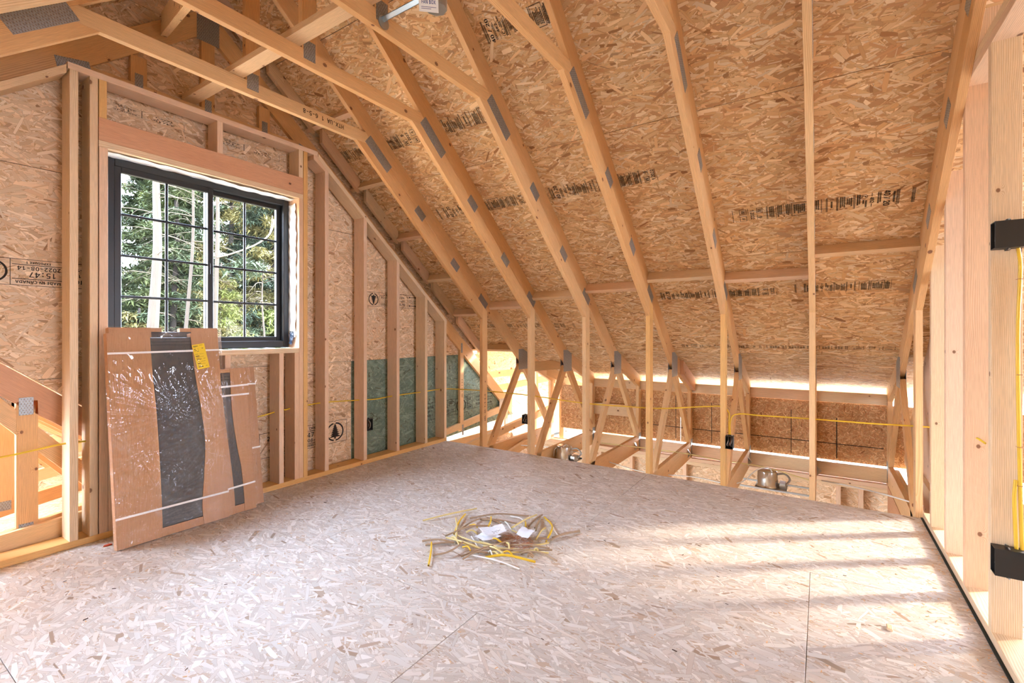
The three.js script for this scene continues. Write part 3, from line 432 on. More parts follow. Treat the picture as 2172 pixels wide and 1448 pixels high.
// valley framing outside the gable corner, past the knee wall
const valley = structure('valley_roof', 'bright valley framing beyond the corner of the gable', 'roof');
bar(valley, 'valley_board', [0.86, 0.8, 0.4], [1.62, 0.86, 1.12], [0, 1, 0], 0.12, 0.038, truss[0]); bar(valley, 'ridge_stub', [1.38, 0.93, 0.52], [1.7, 1.0, 0.9], [0, 1, 0], 0.16, 0.038, firRed);
bar(valley, 'jack_rafter', [1.55, 0.86, 0.8], [2.3, 0.62, 1.3], [0, 1, 0], 0.1, 0.038, fir[0]); bar(valley, 'jack_rafter', [1.4, 0.78, 0.45], [2.4, 0.1, 1.3], [0, 1, 0], 0.12, 0.038, truss[1]);
for (const [x, z] of [[1.75, -0.35], [1.75, 0.1], [1.72, 0.55]]) { box(valley, 'post', x, -0.4, z, x + 0.05, 0.72, z + 0.07, truss[3]); }
for (const [a, b] of [[[1.2, -0.05, 0.02], [2.1, 0.3, 0.6]], [[0.1, -0.12, 0.1], [1.7, 0.12, 0.3]], [[0.1, -0.1, 0.75], [1.62, -0.16, 0.3]], [[1.5, 0.4, -0.5], [2.4, 0.55, 0.1]], [[1.5, 0.62, -0.5], [2.4, 0.72, 0.2]]]) bar(valley, 'brace', a, b, [0, 1, 0], 0.089, 0.038, pick(truss));
sheet(valley, 'sheathing_panel', [2.35, 0, 0], [0, 0, 1], [0, 1, 0], rect(-1.6, -0.25, 1.6, 1.25), 0.012, wallOSB); sheet(valley, 'roof_panel', [1.2, 1.02, 0], [0, 0, 1], [-1, 0, 0], rect(-1.6, -1.2, 1.7, 0.3), 0.012, roofOSB); sheet(valley, 'added_ceiling_panel', [0, -0.3, 0], [0, 0, 1], [1, 0, 0], rect(-1.6, -0.3, -0.2, 2.35), 0.012, wallOSB); sheet(valley, 'sheathing_panel', [0, 0, -1.5], [1, 0, 0], [0, 1, 0], rect(1.0, -0.4, 2.35, 1.02), 0.012, wallOSB);  // added panels, closing this corner against excess daylight
// ground outside
const groundMat = new THREE.MeshStandardMaterial({ name: 'forest_floor', color: '#a89c88', roughness: 1 });
const ground = structure('ground', 'bare ground and forest litter outside', 'ground'); { const g = new THREE.PlaneGeometry(120, 120, 24, 24); g.rotateX(-Math.PI / 2); const p = g.attributes.position; for (let i = 0; i < p.count; i++) p.setY(i, 0.25 * Math.sin(p.getX(i) * 0.3) * Math.cos(p.getZ(i) * 0.23)); g.computeVertexNormals(); mesh(ground, 'soil', g, groundMat, new THREE.Matrix4().setPosition(0, -3.3, -20)); const f = new THREE.PlaneGeometry(80, 44, 40, 22); f.rotateX(-Math.PI / 2); const q = f.attributes.position; for (let i = 0; i < q.count; i++) q.setY(i, 0.3 * noise(q.getX(i) * 0.5 + 60, q.getZ(i) * 0.5 + 60, 256, 256, 5)); f.computeVertexNormals(); mesh(ground, 'leaf_litter', f, new THREE.MeshStandardMaterial({ name: 'leaf_litter', color: '#4c4232', roughness: 1 }), new THREE.Matrix4().setPosition(0, -3.05, -27.5)); }
const SCRAPS = [['y',[[-1.866,1.418],[-1.516,1.591]]],['y',[[-1.627,1.58],[-1.914,1.723]]],['y',[[-1.72,1.575],[-1.972,1.789]]],['y',[[-1.569,1.752],[-1.716,1.837]]],['t',[[-1.664,1.647],[-1.53,1.77],[-1.425,1.959]]],['t',[[-1.87,1.721],[-1.638,1.714]]],['t',[[-1.638,1.714],[-1.57,1.961]]],['y',[[-1.653,1.97],[-1.384,1.995]]],['y',[[-1.518,1.989],[-1.587,2.034]]],['t',[[-1.565,2.043],[-1.356,2.023]]],['t',[[-1.402,2.035],[-1.609,2.12]]],['y',[[-1.388,2.057],[-1.519,2.187],[-1.697,2.242]]],['w',[[-1.475,2.156],[-1.583,2.263]]],['y',[[-1.705,2.176],[-1.524,2.143]]],['t',[[-1.667,2.255],[-1.46,2.348]]],['t',[[-1.635,2.249],[-1.452,2.342]]],['t',[[-1.971,1.704],[-1.812,1.763],[-1.698,1.828]]],['t',[[-2.09,1.63],[-2.006,1.801]]],['y',[[-2.078,1.691],[-2.293,1.869]]],['t',[[-2.115,1.678],[-2.01,1.805]]],['t',[[-2.186,1.801],[-2.147,1.871],[-2.016,1.868],[-1.939,1.818]]],['y',[[-1.986,1.724],[-1.997,1.897],[-1.988,1.99]]],['y',[[-1.918,1.74],[-1.95,1.886],[-1.92,2.014]]],['w',[[-1.885,1.835],[-1.981,1.96]]],['y',[[-1.916,1.917],[-1.942,2.059],[-1.982,2.131]]],['t',[[-2.113,1.941],[-1.991,2.004],[-1.898,2.047],[-1.788,2.07]]],['t',[[-2.029,1.947],[-1.942,2.089],[-1.78,2.327]]],['t',[[-1.879,2.076],[-1.764,2.302]]],['y',[[-1.922,2.051],[-1.835,2.263]]],['y',[[-1.93,2.14],[-1.814,2.323]]],['g',[[-2.052,2.061],[-1.994,2.154],[-1.954,2.319]]],['t',[[-1.914,2.152],[-1.869,2.305],[-1.882,2.411]]],['w',[[-2.078,1.986],[-2.074,2.169],[-2.063,2.287]]],['t',[[-2.072,2.173],[-2.048,2.277]]],['t',[[-2.131,1.968],[-2.003,2.043]]],['y',[[-1.96,1.742],[-2.011,1.844]]],['y',[[-2.022,1.879],[-2.04,1.95]]],['y',[[-1.798,2.201],[-1.703,2.263]]],['w',[[-1.486,1.853],[-1.519,1.962],[-1.572,2.009]]],['w',[[-1.586,1.872],[-1.671,1.978]]],['y',[[-1.861,1.959],[-1.86,2.045]]],['t',[[-1.579,2.096],[-1.429,2.047]]],['y',[[-1.982,2.057],[-1.993,2.106]]],['y',[[-1.964,2.104],[-1.945,2.167]]],['t',[[-1.925,2.255],[-1.914,2.282]]],['y',[[-1.989,1.826],[-1.986,1.963]]],['y',[[-1.863,1.777],[-1.836,1.843]]],['y',[[-1.759,1.722],[-1.764,1.788]]],['t',[[-1.635,1.732],[-1.622,1.869]]],['y',[[-1.678,1.992],[-1.7,2.051]]],['t',[[-1.719,2.208],[-1.67,2.25]]],['y',[[-1.842,2.051],[-1.92,2.133]]],['y',[[-1.948,1.972],[-1.968,2.125]]],['y',[[-1.956,1.759],[-1.983,1.815]]],['t',[[-2.035,1.995],[-1.964,2.045]]],['t',[[-1.912,2.202],[-1.898,2.278]]],['w',[[-1.995,2.037],[-2.011,2.078]]],['y',[[-1.836,2.241],[-1.833,2.265]]]];
// ---------------------------------------------------------------- wrapped packages leaning under the window
const card = new THREE.MeshStandardMaterial({ name: 'cardboard', color: '#b98a64', roughness: 0.85, bumpScale: 0.0004 });
{ const c = document.createElement('canvas'); c.width = 512; c.height = 512; const g = c.getContext('2d'); g.fillStyle = '#bb8c66'; g.fillRect(0, 0, 512, 512); for (let k = 0; k < 512; k += 8) { g.fillStyle = `rgba(120,78,48,${0.1 + 0.12 * rnd()})`; g.fillRect(k, 0, 3, 512); } for (let k = 0; k < 900; k++) { g.fillStyle = `rgba(${rnd() < 0.5 ? '90,58,36' : '220,180,140'},0.08)`; g.fillRect(rnd() * 512, rnd() * 512, rr(1, 4), rr(3, 30)); } card.map = finish(new THREE.CanvasTexture(c), 1 / 0.5, 1 / 0.5); card.color.set('#ffffff'); }
const darkPanel = new THREE.MeshStandardMaterial({ name: 'dark_panel', color: '#38332e', roughness: 0.5 }), strap = new THREE.MeshStandardMaterial({ name: 'white_strap', color: '#ece7e2', roughness: 0.4 });
const film = new THREE.MeshPhysicalMaterial({ name: 'clear_film', color: '#ffffff', transmission: 1, roughness: 0.06, thickness: 0, ior: 1.5, side: THREE.DoubleSide });
const labelTex = (() => { const c = document.createElement('canvas'); c.width = 256; c.height = 512; const g = c.getContext('2d'); g.fillStyle = '#efc918'; g.fillRect(0, 0, 256, 512); g.fillStyle = '#3a3010'; const L = (x, y, w, h = 6) => g.fillRect(x, y, w, h);
  L(18, 30, 96, 12); L(150, 26, 70, 5); L(18, 52, 60, 4); L(24, 90, 34, 12); L(24, 122, 50, 10); L(70, 142, 46, 8); g.fillRect(104, 80, 3, 60); L(182, 88, 34, 10); for (const y of [196, 210]) L(26, y, 60, 3); L(108, 206, 90, 3); L(26, 236, 74, 14); L(26, 262, 160, 3); L(28, 282, 60, 8); L(28, 306, 100, 10); L(170, 306, 44, 4); L(30, 352, 60, 3); L(104, 358, 100, 3); L(30, 388, 70, 12); L(30, 412, 160, 3); L(32, 438, 50, 8); L(32, 460, 104, 12); L(180, 462, 44, 4); return finish(new THREE.CanvasTexture(c), 1, 1); })();
const yellowLabel = new THREE.MeshStandardMaterial({ name: 'yellow_label', map: labelTex, roughness: 0.6 });
function filmSheet(w, h, nx, ny, amp, s) {                           // wrinkled clear film: sharp folds fanning out of the tight spots
  const g = new THREE.PlaneGeometry(w, h, nx, ny), p = g.attributes.position, C = [[-0.27 * w, -0.1 * h], [0.3 * w, -0.06 * h], [0.04 * w, 0.08 * h], [-0.1 * w, -0.3 * h], [0.32 * w, -0.4 * h], [-0.3 * w, -0.42 * h]];
  const ridge = (v) => Math.pow(1 - Math.abs(2 * v - 1), 3);
  for (let i = 0; i < p.count; i++) {
    const x = p.getX(i), y = p.getY(i); let z = 0;
    C.forEach(([cx, cy], k) => { const a = Math.atan2(y - cy, x - cx), r = Math.hypot(x - cx, y - cy); z += amp * ridge(noise((a + 4) * 13, r * 1.6 + 3, 256, 256, s + k)) * smooth(0.02, 0.14, r) * Math.exp(-r * 5); z += 0.45 * amp * ridge(noise((a + 4) * 27, r * 7 + 9, 512, 256, s + k + 7)) * smooth(0.01, 0.08, r) * Math.exp(-r * 4); });
    z += amp * 0.3 * ridge(noise(x * 34 + 60, y * 4 + 50, 256, 256, s + 15)) + amp * 0.5 * noise(x * 5 + 30, y * 3 + 30, 128, 128, s + 16) + amp * 0.4 * ridge(noise(x * 20 + y * 6 + 60, y * 9 + 50, 256, 256, s + 17)) * noise(x * 3 + 20, y * 2 + 20, 64, 64, s + 18);
    p.setZ(i, z);
  }
  g.computeVertexNormals(); return g;
}
function pack(name, label, x, z, w, h, d, lean, o) {
  const t = thing(name, label, 'package', 'wrapped packages under the window'); t.position.set(x, d * Math.sin(lean) + 0.001, z); t.rotation.x = -lean;
  box(t, 'panel', -w / 2 + 0.006, 0.05, -d + 0.004, w / 2 - 0.006, h - 0.025, -0.014, darkPanel, 'y', 0.004);
  for (let k = 0; k < 2; k++) { const yy = h - 0.05 - k * 0.02; box(t, 'panel_rail', -w / 2 + 0.01, yy - 0.006, -0.014, w / 2 - 0.01, yy, -0.0125, dark, 'x', 0.001); }
  const sleeve = (edge, side) => { const s = new THREE.Shape(), e = side < 0 ? -w / 2 : w / 2; s.moveTo(e, 0); edge.forEach(([fx, fy], i) => (i ? 0 : s.lineTo(fx * w - w / 2, fy * h))); s.splineThru(edge.slice(1).map(([fx, fy]) => new THREE.Vector2(fx * w - w / 2, fy * h))); s.lineTo(e, h); s.lineTo(e, 0); const g = new THREE.ExtrudeGeometry(s, { depth: 0.004, bevelEnabled: false, curveSegments: 20 }); return mesh(t, 'cardboard_sleeve', g, card, new THREE.Matrix4().setPosition(0, 0, -0.0125)); };
  for (const [e, side] of o.edges) sleeve(e, side);
  box(t, 'cardboard_side', -w / 2 - 0.003, 0, -d, -w / 2, h, -0.009, card, 'y', 0.001); box(t, 'cardboard_side', w / 2, 0, -d, w / 2 + 0.003, h, -0.009, card, 'y', 0.001);
  box(t, 'cardboard_foot', -w / 2, 0, -d, w / 2, 0.05, -0.013, card, 'x', 0.001);
  for (const [fx0, fx1] of o.caps) box(t, 'cardboard_cap', fx0 * w - w / 2, h - 0.025, -d, fx1 * w - w / 2, h, -0.013, card, 'x', 0.002);
  for (const [y0, y1] of o.straps) { bar(t, 'strap', [-w / 2 - 0.004, y0, -0.0035], [w / 2 + 0.004, y1, -0.0035], [0, 1, 0], 0.012, 0.0012, strap, 0.0003); bar(t, 'strap', [w / 2 + 0.005, y1, -0.004], [w / 2 + 0.005, y1, -d], [0, 1, 0], 0.012, 0.0012, strap, 0.0003); }
  if (o.label) { const g = new THREE.PlaneGeometry(0.075, 0.165), m = new THREE.Matrix4().makeRotationZ(0.16).setPosition(0.31 * w, h - 0.155, -0.0018); mesh(t, 'label', g, yellowLabel, m).userData.label = 'yellow paper shipping label'; }
  mesh(t, 'plastic_wrap', filmSheet(w + 0.035, h + 0.01, 120, 240, 0.015, o.seed), film, new THREE.Matrix4().setPosition(-0.008, h / 2, 0.006));
  const sg = filmSheet(d + 0.02, h, 16, 70, 0.008, o.seed + 3); mesh(t, 'plastic_wrap', sg, film, new THREE.Matrix4().makeRotationY(Math.PI / 2).setPosition(w / 2 + 0.01, h / 2, -d / 2));
  return t;
}
const edgesMain = [[[[0.36, 0], [0.37, 0.1], [0.375, 0.35], [0.37, 0.6], [0.355, 0.8], [0.35, 1]], -1], [[[0.745, 0], [0.74, 0.1], [0.775, 0.25], [0.805, 0.42], [0.785, 0.6], [0.745, 0.8], [0.725, 1]], 1]];
pack('wrapped_package', 'tallest plastic wrapped package, yellow label on its cardboard sleeve', -2.818, 0.29, 0.6, 1.235, 0.055, 0.134, { edges: edgesMain, caps: [[0, 0.36], [0.72, 1]], straps: [[1.115, 1.12], [0.17, 0.165]], label: true, seed: 3 });
pack('wrapped_package', 'tall package behind the labelled one, its cardboard showing above', -2.79, 0.232, 0.6, 1.27, 0.055, 0.134, { edges: edgesMain, caps: [[0.1, 0.45], [0.62, 0.98]], straps: [[1.1, 1.1], [0.15, 0.15]], seed: 9 });
pack('wrapped_package', 'short wrapped package with dark panel beside the tall ones', -2.475, 0.275, 0.29, 0.985, 0.05, 0.14, { edges: [[[[0.5, 0], [0.52, 0.1], [0.5, 0.3], [0.44, 0.6], [0.38, 1]], -1], [[[0.73, 0], [0.74, 0.1], [0.72, 0.3], [0.66, 0.45], [0.6, 0.7], [0.62, 1]], 1]], caps: [[0, 1]], straps: [[0.86, 0.865], [0.17, 0.18], [0.8, 0.8]], seed: 15 });
pack('wrapped_package', 'narrow wrapped cardboard package at the end of the row', -2.345, 0.215, 0.2, 0.985, 0.05, 0.14, { edges: [[[[0.4, 0], [0.4, 0.5], [0.4, 0.8], [0.4, 1]], -1], [[[0.42, 0], [0.42, 0.4], [0.42, 0.7], [0.42, 1]], 1]], caps: [[0, 1]], straps: [[0.87, 0.86], [0.4, 0.4]], seed: 21 });

// ---------------------------------------------------------------- wiring
const yellow = new THREE.MeshStandardMaterial({ name: 'yellow_jacket', color: '#e0b92c', roughness: 0.45 }), paleYellow = new THREE.MeshStandardMaterial({ name: 'pale_yellow_jacket', color: '#d8c684', roughness: 0.5 }), kraft = new THREE.MeshStandardMaterial({ name: 'kraft_jacket', color: '#a68d72', roughness: 0.75 }), whiteJ = new THREE.MeshStandardMaterial({ name: 'white_jacket', color: '#e4e2dc', roughness: 0.5 }), copper = new THREE.MeshStandardMaterial({ name: 'copper', color: '#b97f58', metalness: 0.7, roughness: 0.35 });
const cable = (name, label, pts, r, mat, group) => { const o = mesh(scene, name, tube(pts, r, Math.max(24, pts.length * 8), 8), mat); return tag(o, label, 'cable', group); };
cable('yellow_cable', 'yellow cable threaded through the gable studs below the window', [[-4.2, 0.57, -0.075], [-3.514, 0.569, -0.07], [-3.25, 0.593, -0.07], [-3.15, 0.588, -0.07], [-2.6, 0.566, -0.07], [-2.125, 0.583, -0.07], [-1.972, 0.603, -0.07], [-1.7, 0.62, -0.07], [-1.577, 0.623, -0.07], [-1.157, 0.598, -0.07], [-0.97, 0.585, -0.07], [-0.774, 0.591, -0.07], [-0.333, 0.589, -0.07], [-0.025, 0.59, -0.07], [0.07, 0.585, -0.06], [0.1, 0.582, -0.03], [0.1, 0.592, 0.412], [0.1, 0.584, 1.028], [0.1, 0.552, 1.671], [0.1, 0.556, 2.096], [0.1, 0.565, 2.397], [0.1, 0.615, 2.791], [0.098, 0.624, 2.9], [0.07, 0.59, 2.962], [0.05, 0.5, 2.966], [0.045, 0.4, 2.968]], 0.0055, yellow, 'yellow cables in the framing');
cable('yellow_cable', 'yellow cable from the knee wall box towards the partition', [[0.05, 0.395, 2.978], [0.06, 0.5, 2.975], [0.085, 0.56, 2.99], [0.1, 0.578, 3.06], [0.1, 0.577, 3.146], [0.1, 0.584, 3.529], [0.1, 0.587, 3.898], [0.1, 0.594, 4.118], [0.1, 0.596, 4.27]], 0.0055, yellow, 'yellow cables in the framing');
cable('yellow_cable', 'yellow cable stapled down the partition stud between black boxes', [[-1.535, 1.56, 4.228], [-1.53, 1.535, 4.232], [-1.518, 1.499, 4.238], [-1.516, 1.243, 4.232], [-1.516, 0.876, 4.234], [-1.516, 0.693, 4.237], [-1.518, 0.55, 4.239], [-1.53, 0.39, 4.24]], 0.0062, yellow, 'yellow cables in the framing');
cable('yellow_cable', 'short yellow cable entering the lower black partition box', [[-1.516, 0.66, 4.226], [-1.52, 0.6, 4.221], [-1.524, 0.5, 4.222], [-1.532, 0.39, 4.224]], 0.0062, yellow, 'yellow cables in the framing');
for (const y of [1.44, 1.07, 0.64, 0.79]) { const o = mesh(scene, 'cable_staple', tube([[-1.511, y, 4.228], [-1.527, y, 4.23], [-1.527, y, 4.243], [-1.511, y, 4.245]], 0.0012, 12, 5), copper); tag(o, 'small staple over the yellow cable on the partition stud', 'staple', 'staples on the partition cable'); }
{ const o = mesh(scene, 'cable_end', tube([[-1.1, 0.742, 4.2], [-1.115, 0.74, 4.205], [-1.14, 0.728, 4.22]], 0.005, 10, 6), yellow); tag(o, 'yellow cable stub poking out of a hole in the partition stud', 'cable'); }
const wireMat = [whiteJ, dark, copper];
function outlet(label, x, y, z, ex, ey, w, h, d) {                    // open box: face towards ex x ey
  const t = thing('outlet_box', label, 'electrical box', 'black outlet boxes on the studs'), m = frame([x, y, z], ex, ey); m.decompose(t.position, t.quaternion, t.scale); const k = 0.003;
  box(t, 'box_back', -w / 2, -h / 2, -d, w / 2, h / 2, -d + k, dark, 'y', 0.001); box(t, 'box_side', -w / 2, -h / 2, -d + k, -w / 2 + k, h / 2, 0, dark, 'y', 0.0008); box(t, 'box_side', w / 2 - k, -h / 2, -d + k, w / 2, h / 2, 0, dark, 'y', 0.0008); box(t, 'box_top', -w / 2 + k, h / 2 - k, -d + k, w / 2 - k, h / 2, 0, dark, 'x', 0.0008); box(t, 'box_bottom', -w / 2 + k, -h / 2, -d + k, w / 2 - k, -h / 2 + k, 0, dark, 'x', 0.0008);
  for (const s of [-1, 1]) { box(t, 'nail_lug', -0.012, s * h / 2 - (s < 0 ? 0.008 : 0), -d * 0.55, 0.012, s * h / 2 + (s > 0 ? 0.008 : 0), -d * 0.4, dark, 'x', 0.002); mesh(t, 'nail', new THREE.CylinderGeometry(0.0028, 0.0028, 0.05, 8).rotateZ(Math.PI / 2), galv, new THREE.Matrix4().setPosition(0, s * (h / 2 + 0.005), -d * 0.47)); }
  for (let i = 0; i < 4; i++) { const a = -0.014 + i * 0.009; mesh(t, 'wire', tube([[a, h * 0.4, -d * 0.7], [a + 0.004, h * 0.1, -0.02], [a - 0.004, -h * 0.2, -0.012], [a + 0.003, -h * 0.38, -d * 0.5]], 0.0018, 12, 5), wireMat[i % 3]); }
  return t;
}
outlet('upper black electrical box high on the partition stud', -1.5405, 1.612, 4.156, [-1, 0, 0], [0, 1, 0], 0.058, 0.105, 0.088); outlet('lower black electrical box near the foot of the partition stud', -1.5405, 0.345, 4.156, [-1, 0, 0], [0, 1, 0], 0.058, 0.105, 0.088);
outlet('small black outlet box on a gable stud near the packages', -1.11, 0.363, 0.014, [1, 0, 0], [0, 1, 0], 0.056, 0.108, 0.07); outlet('black outlet box on the second knee post from the gable', -0.014, 0.35, 1.051, [0, 0, 1], [0, 1, 0], 0.056, 0.09, 0.07); outlet('black outlet box packed with wires on the fifth knee post', -0.014, 0.355, 2.977, [0, 0, 1], [0, 1, 0], 0.056, 0.1, 0.07);
cable('white_cable', 'white cable running beyond the floor edge past the knee posts', [[0.62, -0.1, 0.55], [0.6, -0.06, 1.16], [0.6, -0.11, 1.62], [0.6, -0.17, 2.1], [0.6, -0.14, 2.6], [0.6, -0.15, 2.9], [0.65, -0.12, 3.0], [0.72, -0.02, 3.1], [0.86, -0.03, 3.2], [0.9, -0.17, 3.23]], 0.0055, whiteJ, 'white cables beyond the knee wall');
cable('white_cable', 'thin pale cable strung from chord to chord under the eave wall', [[0.95, -0.02, 1.5], [0.9, 0.0, 2.4], [0.9, -0.02, 2.75], [0.9, -0.03, 3.15], [0.9, -0.1, 3.55]], 0.005, paleYellow, 'white cables beyond the knee wall');
cable('white_cable', 'white cable pulled tight from the eave up to the partition', [[1.1, -0.13, 3.6], [0.8, -0.07, 3.85], [0.5, -0.02, 4.05], [0.3, 0.0, 4.2]], 0.006, whiteJ, 'white cables beyond the knee wall');
const canMat = new THREE.MeshStandardMaterial({ name: 'bright_can', color: '#c9cdd0', metalness: 0.9, roughness: 0.22 });
[[0.93, -0.185, 3.17, 'silver recessed light can between the fifth and sixth knee posts'], [0.55, -0.13, 1.22, 'silver recessed light can past the second knee post']].forEach(([x, y, z, label]) => {
  const t = thing('recessed_light', label, 'light fixture', 'recessed light cans beyond the floor edge'); t.position.set(x, y, z);
  mesh(t, 'can', new THREE.LatheGeometry([[0, 0.13], [0.07, 0.128], [0.084, 0.115], [0.086, 0.06], [0.088, 0.055], [0.088, 0], [0.1, -0.02]].map((p) => new THREE.Vector2(...p)), 28), canMat);
  for (const s of [-1, 1]) box(t, 'hanger_bar', s * 0.12 - 0.006, -0.03, -0.22, s * 0.12 + 0.006, -0.015, 0.36, galv, 'z', 0.001); box(t, 'mounting_pan', -0.12, -0.03, -0.1, 0.12, -0.026, 0.16, galv, 'x', 0.001); box(t, 'junction_box', -0.05, -0.026, 0.1, 0.05, 0.03, 0.15, galv, 'x', 0.003);
  mesh(t, 'conduit', tube([[0.03, 0.09, 0.08], [0.04, 0.1, 0.14], [0.05, 0.05, 0.18], [0.03, 0.0, 0.15]], 0.009, 20, 8), galv);
  if (z < 2) for (let k = 0; k < 4; k++) mesh(t, 'lead_wire', tube([[-0.05, 0.0, -0.1 + k * 0.03], [-0.06, 0.09 + 0.02 * k, -0.08 + 0.04 * k], [0, 0.12, 0.02 * k], [0.04, 0.03, 0.04 + 0.02 * k]], 0.0035, 16, 5), whiteJ);
});
const tieMat = new THREE.MeshStandardMaterial({ name: 'bright_tie', color: '#d9dde0', metalness: 0.7, roughness: 0.3 });
for (let i = 2; i < 7; i++) { const t = thing('truss_tie', 'bright galvanised tie bent at the truss foot by the eave', 'metal tie', 'ties at the truss feet'); t.position.set(1.42, -0.13, ZT[i] + 0.022); t.rotation.set(0.3, 0.5 + 0.1 * i, 0.4); mesh(t, 'leg', prism([[-0.03, -0.035], [0.03, -0.04], [0.035, 0.03], [-0.025, 0.035]], 0.002, { c: 0.0004 }), tieMat); mesh(t, 'leg', prism([[-0.025, 0], [0.035, 0], [0.035, 0.04], [-0.02, 0.035]], 0.002, { c: 0.0004 }), tieMat, new THREE.Matrix4().makeRotationX(-1.1).setPosition(0, 0.034, 0)); }
{ // fan box brace between two ceiling chords
  const t = thing('fan_box_brace', 'steel brace bar with a labelled fan box between ceiling chords', 'bracket'); const za = ZT[3] + 0.02, zb = ZT[4] - 0.02;
  t.position.set(-2.475, 2.815, za); const bm = new THREE.MeshStandardMaterial({ name: 'zinc_bar', color: '#9fb3c0', metalness: 0.85, roughness: 0.25 });
  bar(t, 'square_tube', [0, 0.012, 0.003], [0, 0.012, zb - za - 0.003], [1, 1, 0], 0.026, 0.026, bm, 0.003);
  for (const z of [0, zb - za]) { mesh(t, 'end_plate', new THREE.CylinderGeometry(0.034, 0.034, 0.004, 20).rotateX(Math.PI / 2), galv, new THREE.Matrix4().setPosition(0, -0.006, z + (z ? -0.003 : 0.003))); }
  mesh(t, 'octagon_box', new THREE.CylinderGeometry(0.05, 0.05, 0.055, 8), galv, new THREE.Matrix4().setPosition(0, -0.045, 0.36));
  const lt = (() => { const c = document.createElement('canvas'); c.width = 256; c.height = 128; const g = c.getContext('2d'); g.fillStyle = '#e8ebee'; g.fillRect(0, 0, 256, 128); g.fillStyle = '#28407e'; g.font = 'bold 44px sans-serif'; g.textAlign = 'center'; g.fillText('FAN BOX', 128, 60); g.fillRect(30, 84, 196, 4); g.fillRect(30, 98, 130, 4); return finish(new THREE.CanvasTexture(c), 1, 1); })();
  mesh(t, 'label', new THREE.PlaneGeometry(0.11, 0.06), new THREE.MeshStandardMaterial({ name: 'white_label', map: lt, roughness: 0.6, side: THREE.DoubleSide }), frame([-0.052, -0.08, 0.36], [0.2, -0.35, 1], [-0.6, 1, 0.3]));
}

// ---------------------------------------------------------------- heap of cable offcuts on the floor
const scrapMat = { y: [paleYellow, paleYellow, yellow], t: [kraft], w: [whiteJ], g: [yellow] };
SCRAPS.forEach(([c, pts], i) => {
  const n = pts.length, y0 = 0.007 + 0.016 * rnd(), P = pts.map(([x, z], k) => [x, k === 0 || k === n - 1 ? 0.007 + 0.008 * rnd() : y0 + 0.008, z]); if (n === 2) P.splice(1, 0, [(P[0][0] + P[1][0]) / 2 + rr(-0.008, 0.008), y0 + 0.006, (P[0][2] + P[1][2]) / 2 + rr(-0.008, 0.008)]);
  const g = tube(P, c === 'g' ? 0.0072 : c === 'w' ? 0.0042 : 0.0055, 16, 6), p = g.attributes.position; for (let k = 0; k < p.count; k++) p.setY(k, Math.max(0.001, p.getY(k))); 
  const o = mesh(scene, 'cable_offcut', g, pick(scrapMat[c]));
  tag(o, { y: 'yellow cable offcut lying in the heap on the floor', t: 'brown paper cable filler strip in the floor heap', w: 'white cable offcut in the heap on the floor', g: 'thick golden yellow cable offcut at the front of the heap' }[c], 'cable scrap', c === 'g' ? null : { y: 'yellow cable offcuts', t: 'brown paper strips', w: 'white cable offcuts' }[c]);
});
const paperTex = (() => { const c = document.createElement('canvas'); c.width = 256; c.height = 256; const g = c.getContext('2d'); g.fillStyle = '#eef1f5'; g.fillRect(0, 0, 256, 256); g.fillStyle = '#9aa2ae'; for (let y = 20; y < 240; y += 14) g.fillRect(16, y, 120 + 100 * rnd(), 3); g.fillStyle = '#5b4a42'; for (let k = 0; k < 26; k++) g.fillRect(150 + rr(-50, 50), 70 + rr(-24, 24), rr(4, 26), rr(2, 5)); return finish(new THREE.CanvasTexture(c), 1, 1); })();
const paperMat = new THREE.MeshStandardMaterial({ name: 'paper', map: paperTex, roughness: 0.7, side: THREE.DoubleSide }), paperPlain = new THREE.MeshStandardMaterial({ name: 'plain_paper', color: '#e6eaf0', roughness: 0.7, side: THREE.DoubleSide });
const leaf = (name, label, q, y, lift, mat) => {                       // a creased sheet over four corners
  const n = 10, pos = [], uv = [], idx = []; for (let j = 0; j <= n; j++) for (let i = 0; i <= n; i++) { const a = i / n, b = j / n; pos.push((1 - a) * (1 - b) * q[0][0] + a * (1 - b) * q[1][0] + a * b * q[2][0] + (1 - a) * b * q[3][0], y + lift * (Math.abs(a - 0.5) * 1.2 + 0.3 * Math.sin(b * 4)) + 0.004 * rnd(), (1 - a) * (1 - b) * q[0][1] + a * (1 - b) * q[1][1] + a * b * q[2][1] + (1 - a) * b * q[3][1]); uv.push(a, b); }
  for (let j = 0; j < n; j++) for (let i = 0; i < n; i++) { const k = j * (n + 1) + i; idx.push(k, k + n + 1, k + 1, k + 1, k + n + 1, k + n + 2); }
  const g = new THREE.BufferGeometry(); g.setAttribute('position', new THREE.Float32BufferAttribute(pos, 3)); g.setAttribute('uv', new THREE.Float32BufferAttribute(uv, 2)); g.setIndex(idx); g.computeVertexNormals(); tag(mesh(scene, name, g, mat), label, 'paper');
};
leaf('folded_paper', 'printed white leaflet on top of the cable heap', [[-1.828, 1.837], [-1.699, 1.928], [-1.768, 2.01], [-1.897, 1.944]], 0.034, 0.016, paperMat);
leaf('folded_paper', 'second white leaflet sticking out beneath the printed one', [[-1.915, 1.874], [-1.823, 1.88], [-1.814, 2.007], [-1.928, 1.951]], 0.024, 0.01, paperPlain);
leaf('folded_paper', 'blank square of white paper beside the copper clippings', [[-1.645, 2.047], [-1.656, 2.147], [-1.768, 2.163], [-1.757, 2.072]], 0.03, 0.012, paperPlain);
function scatter(name, label, category, geo, mat, n, place) { const o = new THREE.InstancedMesh(geo, mat, n), d = new THREE.Object3D(); o.name = name; for (let i = 0; i < n; i++) { place(d, i); d.updateMatrix(); o.setMatrixAt(i, d.matrix); } o.castShadow = o.receiveShadow = true; scene.add(o); return tag(o, label, category, null, 'stuff'); }
